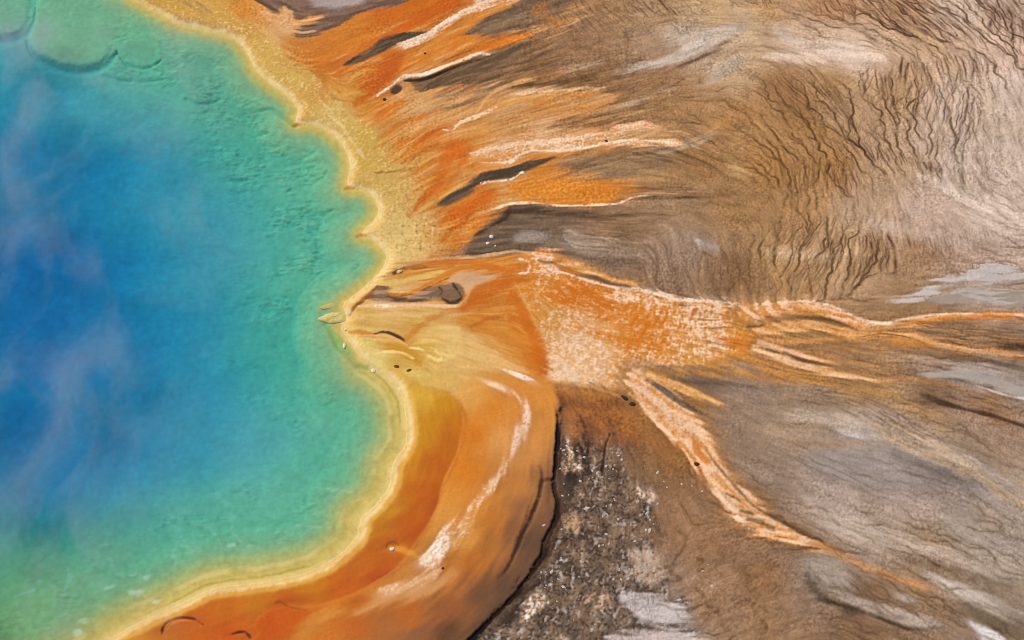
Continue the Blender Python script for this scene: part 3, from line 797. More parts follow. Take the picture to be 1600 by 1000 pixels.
INN = [(640, 604), (665, 606), (695, 612), (716, 628), (724, 655), (719, 696), (704, 732), (690, 762), (682, 796), (664, 828), (650, 848), (636, 872), (608, 898), (570, 920), (525, 940), (480, 952), (430, 952),
       (400, 975), (380, 1010), (100, 1100), (60, 1060), (180, 994), (283, 944), (400, 912), (483, 894), (543, 857), (564, 810), (608, 760), (634, 694)]
INNP = [(660, 625, 214, 160, 55), (690, 640, 200, 132, 26), (665, 680, 200, 132, 28), (650, 705, 200, 128, 26), (705, 660, 192, 105, 24), (700, 690, 188, 94, 24), (680, 725, 186, 86, 24), (640, 740, 200, 122, 30),
        (660, 765, 190, 86, 25), (610, 800, 196, 126, 35), (580, 830, 194, 120, 32), (600, 850, 186, 88, 30), (560, 880, 190, 94, 28), (640, 820, 186, 82, 25), (620, 870, 190, 82, 28), (540, 920, 194, 86, 25), (480, 912, 196, 116, 26),
        (450, 945, 188, 76, 22), (400, 935, 194, 110, 22), (350, 955, 194, 98, 22), (300, 975, 195, 88, 25), (250, 990, 188, 100, 32), (350, 990, 196, 76, 22), (220, 1000, 196, 120, 45), (680, 790, 180, 74, 20), (650, 835, 184, 76, 20), (590, 905, 184, 72, 18)]
pts_fill(INN, INNP, soft=3, wob=2, warp=0.4, cls=C_INN, wet=0.95, h=-0.06, streak=0.12)
d, bx = sdf(OUT, 4)
spk = ss(0, 10, d) * ss(0.52, 0.66, gnoise(X[bx], Y[bx], 0.62, 303) + 0.25 * N_MID[bx])
blend(bx, (0.22 * spk).astype(np.float32), lin((150, 84, 40)))
COL[bx] *= (1 + ss(0, 10, d) * 0.03 * N_SMALL[bx])[..., None]
stroke([(700, 614), (720, 634), (727, 662), (721, 698), (706, 736), (692, 766), (684, 798)], [2, 3, 4, 4, 4, 4, 2], (176, 80, 20), 4, 2, 0.35)
stroke([(684, 798), (668, 828), (648, 856), (630, 885), (600, 906), (560, 926), (520, 944)], [3, 4, 4, 4, 4, 4, 2], (170, 66, 16), 5, 2, 0.4)
stroke([(610, 858), (630, 862), (645, 868), (655, 874)], [6, 10, 8, 3], (222, 146, 62), 3, 2, 0.9, h=0.025)
stroke([(440, 946), (470, 950), (500, 948), (540, 938), (580, 920)], [3, 6, 6, 6, 4], (206, 120, 48), 4, 3, 0.6)
stroke([(254, 992), (256, 982), (264, 973), (280, 967), (300, 968), (318, 977)], [3, 4, 3, 3, 3, 2], (96, 36, 12), 1.6, 0.6, 0.85, h=-0.1)  # shadow edge of a blister painted as a dark arc
stroke([(364, 993), (372, 990), (384, 990), (392, 998)], [4, 5, 3, 2], (92, 40, 18), 2, 1, 0.8, h=-0.1)
stroke([(430, 945), (440, 943), (452, 950), (480, 956)], [2, 4, 3, 2], (140, 56, 18), 2, 1, 0.8, h=-0.08)
stroke([(604, 858), (606, 851), (614, 848), (622, 852)], [2, 4, 4, 2], (132, 66, 28), 2, 0.5, 0.8)
stroke([(560, 960), (600, 938), (640, 930), (680, 918), (710, 895)], [12, 18, 18, 14, 8], (216, 158, 108), 7, 6, 0.55)
stroke([(470, 1000), (490, 975), (530, 955), (570, 945)], [20, 22, 14, 8], (206, 138, 68), 8, 6, 0.6)
fill([(530, 945), (560, 935), (580, 940), (565, 950), (540, 955)], (192, 82, 28), 6, 4, 0.6)
C_CR1 = cls_new('sinter_crust', 'biggest white crust patch on the lower orange mat', 'sinter crust')
crust([(655, 878), (668, 862), (680, 842), (695, 824), (708, 820), (716, 830), (708, 850), (694, 870), (680, 888), (668, 892)], [(700, 830, .95), (680, 860, .95), (665, 882, .8)], (222, 160, 100), (242, 226, 212), 3, 4,
      cls=C_CR1, wet=0.05)
crust([(700, 825), (725, 810), (740, 810), (738, 830), (722, 850), (706, 862)], [(715, 830, .5), (735, 820, .45), (720, 850, .3)], (214, 140, 70), (240, 216, 196), 4, 5)
crust([(730, 800), (745, 780), (760, 755), (775, 748), (776, 765), (755, 785), (742, 800)], [(745, 785, .55), (765, 760, .6)], (214, 136, 64), (244, 224, 208), 3, 4)
crust([(590, 925), (600, 918), (640, 912), (672, 895), (690, 892), (670, 912), (640, 922), (610, 930)], [(600, 922, .7), (650, 912, .45), (680, 897, .5)], (216, 160, 110), (240, 214, 196), 4, 4)
C_CR2 = cls_new('sinter_crust', 'curved white crust line on the outer orange mat right of the amber band', 'sinter crust')
stroke([(798, 612), (812, 625), (821, 640), (823, 660), (812, 678), (806, 695), (798, 715), (790, 732)], [3, 5, 6, 12, 14, 9, 5, 3], (240, 214, 192), 5, 6, 0.8, cls=C_CR2, h=0.05, wet=0.05, brk=0.35)
stroke([(790, 732), (778, 748), (765, 762)], [4, 8, 4], (236, 204, 174), 3, 6, 0.6, brk=0.35)
C_CR3 = cls_new('sinter_crust', 'short white crust streak just below the deep orange mat', 'sinter crust')
stroke([(788, 580), (805, 586), (820, 592), (834, 596)], [2, 7, 8, 2], (242, 220, 202), 2, 3, 0.95, cls=C_CR3, h=0.05, brk=0.35)
stroke([(758, 598), (772, 604), (786, 612)], [3, 9, 5], (240, 218, 200), 4, 4, 0.8, brk=0.35)
stroke([(720, 590), (760, 598), (790, 605)], [4, 8, 3], (232, 184, 124), 5, 4, 0.5)

def sdf_line_side(bx):
    """Distance past the crevice line (survey units), positive on its outer side."""
    line = [(877, 600), (876, 670), (868, 716), (866, 745), (872, 792), (868, 815), (844, 878), (800, 935), (752, 984), (700, 1040), (640, 1100), (1300, 1200), (1300, 600)]
    p = P(line)
    h, w = X[bx].shape
    jj = np.unique(np.r_[np.arange(0, h, 3), h - 1])
    ii = np.unique(np.r_[np.arange(0, w, 3), w - 1])
    xs, ys = X[bx][np.ix_(jj, ii)], Y[bx][np.ix_(jj, ii)]
    dd_ = seg_dist(xs, ys, p, closed=True)
    dd_ = np.where(inside(xs, ys, p), dd_, -dd_).astype(np.float32)
    return resample(dd_, jj, ii, h, w) / PX


# ---- dark speckled apron and its crevices
C_APR = cls_new('ground', 'dark speckled ground beyond the black crevice, strewn with white sinter', 'ground')
APR = [(876, 655), (900, 690), (960, 690), (985, 740), (1020, 790), (1025, 850), (1050, 910), (1070, 960), (1060, 1010), (740, 1040), (750, 986), (800, 936), (842, 882), (862, 835), (872, 790), (868, 740)]
d, bx = sdf(APR, 50)
edge = ss(-24, 26, d + 22 * N_MID[bx] + 10 * N_SMALL[bx]) * ss(-3, 3, sdf_line_side(bx))
blend(bx, (edge * 0.80).astype(np.float32), two(bx, (132, 110, 88), (102, 89, 76), N_MID, -.45, .25), streak=1.2, cls=C_APR)
near_ = np.exp(-np.clip(sdf_line_side(bx), 0, 400) / 60.0)
m = edge * ss(0.05, 0.45, N_CRUST[bx] + 0.4 * N_MID[bx] + 0.30 * near_)
blend(bx, m.astype(np.float32) * 0.50, lin((50, 43, 35)), h=-0.06)
m = edge * ss(0.10, 0.75, 0.7 * gnoise(X[bx] + 0.5 * N_SMALL[bx], Y[bx] * 0.5, 0.75, 401) - 0.5 * N_CRUST[bx] + 0.4 * np.roll(N_MID, 50, 1)[bx])
blend(bx, m.astype(np.float32) * 0.58, lin((190, 180, 168)), h=0.03)
fill([(880, 690), (905, 690), (915, 720), (905, 760), (890, 800), (878, 850), (850, 900), (820, 940), (790, 970), (760, 985), (800, 935), (845, 880), (868, 815), (868, 740)], (52, 45, 38), 9, 14, 0.75)
for poly_, c_, cv in (([(882, 685), (892, 690), (900, 715), (908, 735), (892, 740), (880, 735), (884, 715)], (206, 198, 188), .5),
                      ([(990, 770), (1005, 768), (1024, 774), (1020, 784), (1004, 782)], (214, 204, 192), .6),
                      ([(985, 862), (1010, 860), (1030, 868), (1036, 880), (1035, 905), (1020, 915), (995, 910), (990, 890)], (176, 164, 152), .85),
                      ([(968, 935), (1000, 930), (1040, 938), (1065, 952), (1080, 972), (1050, 982), (1010, 975), (985, 955)], (186, 176, 170), 1.35),
                      ([(955, 995), (1000, 990), (1050, 988), (1095, 996), (1090, 1020), (960, 1020)], (184, 172, 164), 1.3),
                      ([(815, 965), (828, 935), (848, 925), (852, 940), (840, 960), (822, 975)], (216, 210, 202), .6),
                      ([(880, 810), (900, 805), (908, 820), (895, 832), (878, 826)], (160, 144, 124), .6),
                      ([(915, 935), (945, 930), (955, 945), (930, 952)], (184, 172, 162), .5)):
    crust(poly_, [(poly_[0][0], poly_[0][1], cv)], (128, 108, 88), c_, 6, 7, sharp=0.3)
CREV = [(877, 640), (876, 670), (874, 690), (868, 716), (866, 745), (867, 770), (872, 792), (868, 815), (855, 845), (844, 878), (822, 905), (800, 935), (780, 955), (752, 984), (735, 1002), (700, 1040)]
C_CV = cls_new('crevice', 'long black crevice along the outer edge of the lower orange mat', 'crevice')
stroke(CREV, np.array([6, 9, 14, 14, 14, 15, 17, 19, 20, 20, 20, 22, 22, 22, 18, 14]) * 1.3, (84, 62, 46), 10, 6, 0.7)
stroke(CREV, [2, 3, 5, 5, 5, 6, 6, 7, 7, 7, 7, 7, 7, 7, 6, 5], (26, 22, 18), 3, 5, 0.95, cls=C_CV, h=-0.45)
C_CV2 = cls_new('crevice', 'thin black branch crevice splitting off inside the lower brown mat', 'crevice')
stroke([(866, 750), (852, 753), (845, 758), (840, 778), (832, 800), (822, 825), (808, 855), (798, 880), (780, 905)], [4, 5, 5, 5, 6, 6, 6, 5, 2], (38, 31, 25), 3.5, 4, 0.8, cls=C_CV2, h=-0.2)
fill([(866, 752), (850, 756), (843, 770), (838, 800), (826, 825), (810, 860), (795, 890), (770, 930), (745, 975), (800, 930), (842, 878), (866, 815), (868, 790)], (104, 76, 56), 10, 6, 0.5)
stroke([(847, 752), (846, 740), (842, 730)], [4, 3, 1], (70, 52, 40), 3, 1, 0.7)
stroke([(953, 680), (946, 700), (943, 720), (940, 745)], [2, 3, 4, 3], (50, 40, 32), 1.5, 1.5, 0.9, h=-0.2)
stroke([(905, 650), (915, 680), (900, 700)], 2, (70, 48, 36), 2, 3, 0.5)

# ---- runoff channels
filaments([(1150, 470), (1290, 470), (1400, 500), (1600, 480), (1600, 565), (1450, 565), (1340, 610), (1200, 600), (1130, 575)], 150, [(196, 116, 52), (206, 150, 92), (112, 82, 54), (170, 120, 70)], 70, 2.6, 0.42)
def channel(pts, wid, cov, label, c_o=(212, 118, 44), c_w=(240, 206, 178), edge=True, wob=3, cls_name='runoff_channel'):
    c = cls_new(cls_name, label, 'runoff channel')
    w = np.asarray(wid, float)
    wid = w * 1.08
    stroke(pts, w * 1.8 + 8, (158, 110, 64), 8, wob + 5, 0.55)
    stroke(pts, w * 1.1 + 4, (186, 122, 62), 4, wob + 3, 0.7)
    m_, bx_ = stroke(pts, wid, c_o, 4, wob * 1.8, 0.95, cls=c, wet=0.5, h=-0.06, streak=0.6)
    t = ss(-0.45, 0.45, 0.45 * N_CRUST[bx_] + 0.22 * LIC_WIDE[bx_] + 0.25 * N_SMALL[bx_] + (cov - 0.58) * 1.1)
    blend(bx_, (m_ * ss(-0.6, 0.3, 0.6 * N_CRUST[bx_] + 0.3 * N_SMALL[bx_] + (cov - 0.4))).astype(np.float32) * 0.7, lin((226, 166, 108)))
    blend(bx_, (m_ * t).astype(np.float32) * 0.75, lin(c_w), h=0.01)
    return c


channel([(1000, 598), (1030, 632), (1065, 668), (1090, 700), (1108, 730), (1130, 762), (1158, 792), (1190, 820), (1225, 836), (1262, 850), (1300, 862)],
        [40, 54, 50, 42, 34, 34, 42, 34, 18, 13, 8], 0.60, 'widest orange and white runoff channel running down from the fan')
stroke([(1270, 852), (1300, 862), (1340, 882), (1400, 905), (1460, 920)], [12, 12, 13, 14, 8], (182, 128, 82), 5, 6, 0.8)
stroke([(1085, 690), (1092, 710), (1106, 722)], [6, 12, 8], (214, 112, 32), 3, 4, 0.8)
stroke([(1118, 742), (1150, 778), (1175, 802)], [3, 4, 3], (214, 120, 40), 2, 3, 0.7)
stroke([(1118, 765), (1140, 795), (1170, 828)], [3, 4, 4], (242, 214, 190), 2, 2, 0.9, h=0.05, brk=0.35)
for a, b, r in ((1167, 802, 8), (1180, 815, 10), (1200, 824, 8), (1172, 826, 6), (1140, 776, 5), (1150, 780, 4)):
    stroke([(a - r, b - 2), (a + r, b + 3)], r * 0.8, (136, 104, 66), 3, 3, 0.85)
stroke([(1100, 700), (1118, 726), (1140, 752), (1175, 790), (1215, 815), (1260, 835), (1290, 852)], [1, 3, 4, 4, 5, 5, 2], (110, 84, 60), 2.5, 2, 0.8, h=-0.1)
channel([(1165, 492), (1210, 484), (1262, 482), (1300, 492), (1330, 507), (1360, 517), (1385, 516), (1420, 506), (1470, 498), (1540, 494), (1640, 492)],
        [24, 22, 20, 18, 16, 14, 11, 9, 7, 5, 4], 0.42, 'orange runoff channel with a white upper edge curving off to the right')
stroke([(1180, 478), (1262, 474), (1305, 484), (1340, 500), (1378, 509), (1410, 502), (1470, 494), (1520, 492)], [4, 5, 5, 5, 6, 5, 4, 2], (242, 208, 178), 1.8, 2, 0.9, h=0.025, brk=0.35)
stroke([(1400, 510), (1450, 504), (1500, 498), (1580, 498)], [3, 6, 5, 8], (206, 112, 40), 3, 3, 0.8)
stroke([(1170, 513), (1190, 512), (1230, 502), (1280, 500), (1315, 508), (1340, 520)], [5, 6, 6, 6, 5, 2], (112, 84, 56), 2.5, 1.5, 0.85, h=-0.08)
channel([(1185, 520), (1220, 514), (1270, 512), (1310, 522), (1345, 527), (1390, 523), (1430, 530), (1465, 542), (1520, 552), (1640, 556)],
        [14, 16, 12, 10, 8, 9, 8, 7, 7, 6], 0.45, 'middle runoff channel thinning into a pale brown thread', c_o=(204, 124, 58), c_w=(232, 186, 138))
stroke([(1340, 530), (1380, 524), (1425, 532), (1462, 548)], [2, 3, 3, 2], (120, 78, 44), 1.5, 1, 0.8)
stroke([(1400, 536), (1440, 540), (1465, 546)], [14, 14, 4], (200, 126, 64), 4, 3, 0.7)
stroke([(1460, 544), (1520, 553), (1620, 556)], [6, 7, 8], (190, 142, 108), 3, 3, 0.8)
channel([(1185, 538), (1215, 548), (1250, 558), (1280, 564), (1310, 568)], [8, 7, 8, 7, 3], 0.75, 'short pale runoff thread below the middle channel', wob=2)
stroke([(1195, 532), (1240, 536), (1300, 532), (1340, 534)], [6, 10, 6, 2], (206, 140, 76), 3, 4, 0.7)
stroke([(1225, 553), (1262, 568), (1300, 574)], [5, 7, 5], (98, 84, 70), 2.5, 2, 0.8, h=-0.08)
channel([(1180, 546), (1215, 560), (1255, 575), (1290, 582), (1340, 592), (1390, 598)], [8, 8, 8, 8, 6, 3], 0.6, 'long pale runoff thread below the dark sliver at the fan edge', c_o=(206, 136, 70), wob=2)
stroke([(1390, 598), (1450, 598), (1500, 608)], [8, 10, 5], (164, 116, 70), 5, 4, 0.7)
channel([(1012, 586), (1040, 598), (1070, 612), (1100, 624), (1122, 634)], [6, 8, 9, 7, 2], 0.45, 'small forked runoff thread on the grey ground under the fan', c_o=(206, 142, 78), c_w=(232, 188, 138), wob=2)
stroke([(1010, 596), (1035, 612), (1065, 632), (1100, 650)], [4, 9, 10, 4], (100, 86, 70), 3, 3, 0.8)
channel([(880, 412), (905, 420), (935, 430), (958, 440), (985, 444), (1005, 444)], [10, 11, 9, 7, 6, 2], 0.25, 'thin orange runoff thread along the upper edge of the fan', c_o=(212, 132, 58), wob=2)
stroke([(985, 443), (1000, 438), (1016, 435)], 3, (206, 150, 88), 1.5, 1, 0.8)
stroke([(900, 432), (930, 436), (950, 444), (985, 450)], [3, 8, 7, 3], (124, 96, 66), 3, 2, 0.8)
stroke([(1330, 610), (1380, 618), (1420, 640), (1470, 660)], 20, (160, 114, 66), 10, 10, 0.5, c2=(186, 140, 76))

filaments([(1140, 590), (1350, 600), (1600, 640), (1600, 900), (1450, 900), (1280, 830), (1160, 720), (1100, 630)], 330, [(186, 164, 142), (124, 100, 78), (206, 192, 178), (152, 116, 80)], 16, 2.4, 0.12)
filaments([(1280, 830), (1600, 880), (1600, 1000), (1100, 1000), (1060, 860), (1180, 850)], 260, [(178, 156, 130), (104, 82, 58), (160, 116, 76)], 12, 2.2, 0.2)
filaments([(850, 330), (1200, 320), (1230, 440), (1000, 440), (880, 400)], 220, [(104, 80, 58), (176, 150, 122), (142, 112, 82)], 30, 3.4, 0.14)
filaments([(900, 60), (1250, 50), (1400, 90), (1200, 110), (1200, 320), (1000, 330), (960, 200)], 420, [(112, 84, 58), (196, 168, 136), (160, 116, 70)], 18, 2.8, 0.10)
filaments([(880, 80), (1080, 80), (1200, 180), (1180, 300), (940, 210)], 420, [(98, 72, 48), (206, 170, 122)], 9, 1.5, 0.6, cross=True)
filaments([(1400, 490), (1600, 520), (1600, 700), (1420, 650), (1300, 600)], 300, [(112, 80, 52), (196, 148, 92)], 9, 1.6, 0.55, cross=True)
filaments([(1280, 800), (1600, 850), (1600, 920), (1400, 900)], 260, [(116, 94, 70), (206, 192, 176)], 10, 1.6, 0.5, cross=True)

# ---- grey salt pans and pale washes on the flat
def pan(pts, c, label, soft=4, wob=7, c2=None):
    k = cls_new('salt_pan', label, 'salt pan')
    fill(pts, c, soft, wob, 0.95, c2=c2, cls=k, wet=0.25, h=0.03, streak=0.3)


pan([(1455, 440), (1475, 434), (1500, 437), (1512, 426), (1530, 418), (1552, 413), (1580, 418), (1592, 424), (1570, 430), (1540, 434), (1520, 442), (1490, 446), (1465, 444)], (194, 186, 180),
    'grey white salt pan above all the others beside the right edge')
pan([(1525, 442), (1545, 432), (1580, 430), (1640, 428), (1640, 440), (1580, 440), (1550, 446)], (192, 182, 175), 'thin pale salt pan just under the topmost grey one')
pan([(1428, 460), (1440, 454), (1462, 453), (1470, 459), (1455, 466), (1436, 465)], (196, 188, 182), 'small oval pale salt pan, isolated on brown ground')
pan([(1386, 472), (1405, 468), (1432, 467), (1442, 471), (1420, 475), (1400, 475)], (190, 180, 172), 'narrow pale sliver of salt pan nearest the long orange channel')
pan([(1450, 472), (1480, 462), (1510, 452), (1540, 452), (1600, 458), (1650, 462), (1650, 486), (1580, 482), (1530, 474), (1480, 478)], (184, 174, 166), 'broad grey salt pan below the oval one at the right edge', soft=5, wob=7, c2=(162, 148, 134))
pan([(1440, 586), (1480, 580), (1530, 582), (1570, 598), (1620, 616), (1620, 632), (1570, 616), (1530, 600), (1490, 592), (1455, 592)], (172, 162, 152), 'smooth grey hollow with a pale lower edge by the right edge', soft=5, wob=4)
stroke([(1520, 602), (1550, 614), (1580, 622), (1620, 630)], [2, 4, 4, 3], (206, 198, 190), 2, 2, 0.8)
fill([(1260, 722), (1310, 700), (1370, 694), (1420, 702), (1480, 722), (1540, 745), (1600, 780), (1560, 790), (1480, 770), (1400, 775), (1320, 760)], (150, 140, 132), 18, 14, 0.7, cls=None, streak=0.4)
fill([(1395, 712), (1430, 718), (1465, 732), (1520, 744), (1545, 765), (1500, 760), (1450, 748)], (112, 102, 94), 10, 8, 0.65)
stroke([(1360, 668), (1400, 690), (1450, 712), (1500, 728), (1540, 755), (1580, 780), (1640, 810)], [10, 16, 18, 26, 18, 16, 16], (192, 166, 138), 6, 8, 0.75, c2=(168, 140, 110))
stroke([(1390, 662), (1440, 690), (1480, 706)], [4, 6, 4], (186, 148, 106), 3, 4, 0.7)
stroke([(1315, 680), (1340, 682), (1370, 690)], [5, 12, 5], (196, 188, 184), 5, 6, 0.7)
stroke([(1230, 692), (1290, 698), (1340, 694), (1380, 692)], [3, 5, 5, 2], (160, 116, 72), 3, 3, 0.6)
fill([(1440, 890), (1452, 896), (1490, 912), (1540, 930), (1590, 950), (1640, 975), (1640, 1000), (1570, 965), (1510, 940), (1470, 925), (1448, 908)], (178, 164, 150), 5, 6, 0.85)
fill([(1505, 940), (1560, 945), (1600, 960), (1640, 990), (1600, 1005), (1550, 985), (1515, 965)], (110, 94, 74), 10, 8, 0.7)
fill([(1512, 972), (1530, 978), (1560, 992), (1575, 1010), (1545, 1010), (1525, 990)], (204, 200, 198), 3, 3, 0.9)
fill([(1262, 880), (1290, 872), (1320, 885), (1335, 910), (1330, 940), (1300, 935), (1270, 905)], (160, 146, 130), 8, 8, 0.75)
fill([(1310, 935), (1360, 940), (1410, 955), (1455, 970), (1470, 980), (1430, 984), (1380, 965), (1330, 950)], (176, 160, 146), 5, 6, 0.85)
fill([(1395, 935), (1415, 930), (1430, 940), (1425, 946), (1405, 942)], (172, 160, 150), 3, 3, 0.8)
stroke([(1262, 896), (1268, 915), (1285, 935), (1310, 945), (1340, 955)], [5, 12, 12, 8, 4], (62, 54, 40), 4, 5, 0.8, h=-0.15)
stroke([(1360, 962), (1400, 978), (1430, 986), (1475, 982)], [4, 5, 6, 3], (72, 60, 42), 3, 3, 0.75, h=-0.12)
fill([(1318, 950), (1345, 948), (1348, 962), (1325, 965)], (60, 52, 40), 4, 5, 0.7)
stroke([(1440, 618), (1455, 624), (1475, 632), (1510, 642), (1560, 655), (1620, 676)], [4, 12, 10, 9, 8, 5], (74, 56, 38), 3, 4, 0.75, h=-0.12)
stroke([(1560, 545), (1585, 545), (1640, 552)], [6, 16, 16], (76, 60, 44), 5, 5, 0.75)
stroke([(1480, 556), (1530, 564), (1580, 576), (1640, 596)], [8, 12, 12, 8], (100, 80, 58), 6, 6, 0.6)
stroke([(1280, 815), (1320, 830), (1370, 858), (1420, 866), (1500, 880), (1560, 900)], [14, 22, 20, 18, 20, 12], (184, 166, 148), 8, 10, 0.6)
stroke([(1400, 870), (1450, 882), (1520, 905), (1580, 920)], [10, 16, 14, 8], (118, 96, 70), 8, 8, 0.6)
for pp, w, c, a in (([(960, 116), (1010, 106), (1050, 96), (1090, 75), (1120, 55), (1160, 45)], [4, 9, 16, 34, 36, 14], (188, 172, 156), .8),
                    ([(1060, 108), (1085, 96), (1120, 78), (1150, 60)], [8, 8, 8, 4], (114, 84, 58), .8),
                    ([(1110, 128), (1135, 110), (1160, 92)], [12, 24, 12], (176, 158, 138), .7),
                    ([(955, 172), (1000, 158), (1050, 142)], [5, 8, 5], (182, 160, 134), .65),
                    ([(930, 122), (900, 126), (860, 134), (800, 138)], [10, 14, 12, 8], (96, 72, 50), .6),
                    ([(800, 150), (840, 146), (900, 142), (945, 140)], [8, 7, 4, 2], (224, 178, 138), .8),
                    ([(1000, 222), (1060, 240), (1110, 262), (1135, 275)], [3, 4, 5, 3], (98, 68, 44), .7),
                    ([(930, 330), (980, 315), (1060, 312), (1150, 305)], [3, 4, 5, 3], (108, 80, 54), .6),
                    ([(1200, 90), (1260, 94), (1330, 84), (1375, 96)], [10, 26, 34, 14], (220, 196, 176), .75),
                    ([(1210, 45), (1230, 62), (1260, 70)], [10, 16, 10], (196, 182, 168), .6),
                    ([(1440, 278), (1470, 292), (1510, 315), (1560, 330), (1600, 350)], [8, 12, 22, 18, 20], (222, 200, 182), .8),
                    ([(1445, 262), (1458, 266), (1470, 272)], [8, 12, 4], (96, 66, 40), .7),
                    ([(1205, 216), (1260, 212), (1300, 206)], [10, 12, 8], (168, 124, 72), .6),
                    ([(1130, 240), (1160, 215), (1190, 200)], [8, 10, 8], (190, 148, 96), .5),
                    ([(1135, 275), (1150, 262), (1165, 285)], [10, 16, 8], (186, 152, 106), .6),
                    ([(1110, 205), (1125, 195), (1140, 186)], [8, 10, 6], (206, 148, 88), .7),
                    ([(870, 40), (840, 20), (850, 10)], [14, 18, 10], (186, 118, 60), .6),
                    ([(1195, 395), (1230, 400), (1290, 402), (1340, 398)], [6, 14, 14, 6], (202, 172, 142), .6),
                    ([(1085, 380), (1105, 385), (1120, 392)], [5, 10, 4], (182, 178, 178), .7),
                    ([(1360, 350), (1440, 370), (1500, 375), (1560, 362)], [20, 30, 26, 14], (192, 170, 152), .6)):
    stroke(pp, w, c, 5, 6, a)

# ------------------------------------------------------------------ wash: water has drawn the colours out along its way
def smear(src, steps, ang):
    ji, ii = np.meshgrid(np.arange(NY, dtype=np.float32), np.arange(NX, dtype=np.float32), indexing='ij')
    acc = src.copy()
    wsum = 1.0
    ca, sa = np.cos(ang), np.sin(ang)
    for sgn in (1, -1):
        jx, ix = ji.copy(), ii.copy()
        pc, ps = ca * sgn, sa * sgn
        for k in range(steps):
            ix += pc * 1.4
            jx += ps * 1.4
            jn = np.clip(jx + 0.5, 0, NY - 1).astype(np.int32)
            in_ = np.clip(ix + 0.5, 0, NX - 1).astype(np.int32)
            c, s_ = ca[jn, in_], sa[jn, in_]
            flip = np.where(c * pc + s_ * ps < 0, -1.0, 1.0).astype(np.float32)
            pc, ps = c * flip, s_ * flip
            w = 1.0 - (k + 1) / (steps + 1)
            acc += src[jn, in_] * w
            wsum += w
    return acc / wsum


MOT1 = fbm(X, Y, 1.5, 231, 3)
MOT2 = fbm(X, Y, 5.5, 241, 3)
MOT3 = fbm(X, Y, 0.7, 251, 2)
soft_w = np.where(CLS == 0, 1.0, np.where((CLS == C_UP) | (CLS == C_OUT) | (CLS == C_INN), 0.35, 0.2)).astype(np.float32)
COL *= np.clip(1 + soft_w * (0.16 * MOT1 + 0.12 * MOT2 + 0.16 * MOT3), 0.6, 1.5)[..., None]
SM = smear(COL, 9, ANG + 0.15 * N_SMALL)
wash = np.where(CLS == 0, 0.72, 0.45).astype(np.float32)
for k_ in (C_OUT, C_INN):
    wash = np.where(CLS == k_, 0.6, wash)
for k_ in (C_MID, C_INL, C_DEEP):
    wash = np.where(CLS == k_, 0.3, wash)
for k_, inf_ in enumerate(CLASSES):
    if inf_['name'] in ('runoff_channel', 'salt_pan'):
        wash = np.where(CLS == k_, 0.22, wash)
for k_ in (C_FAN, C_YEL, C_APR, C_CV, C_CV2):
    wash = np.where(CLS == k_, 0.12, wash)
for k_ in (C_UP, C_FING, C_WEDGE, C_FIN2, C_DK, C_W1, C_W2, C_W3, C_W4, C_W5):
    wash = np.where(CLS == k_, 0.48, wash)
COL += box_blur(wash, 3)[..., None] * (SM - COL)
dry = box_blur(np.where((CLS == 0) | (CLS == C_APR), 1.0, 0.0).astype(np.float32), 2)[..., None]
COL *= 1 + dry * np.array((0.145, 0.125, 0.15), np.float32)

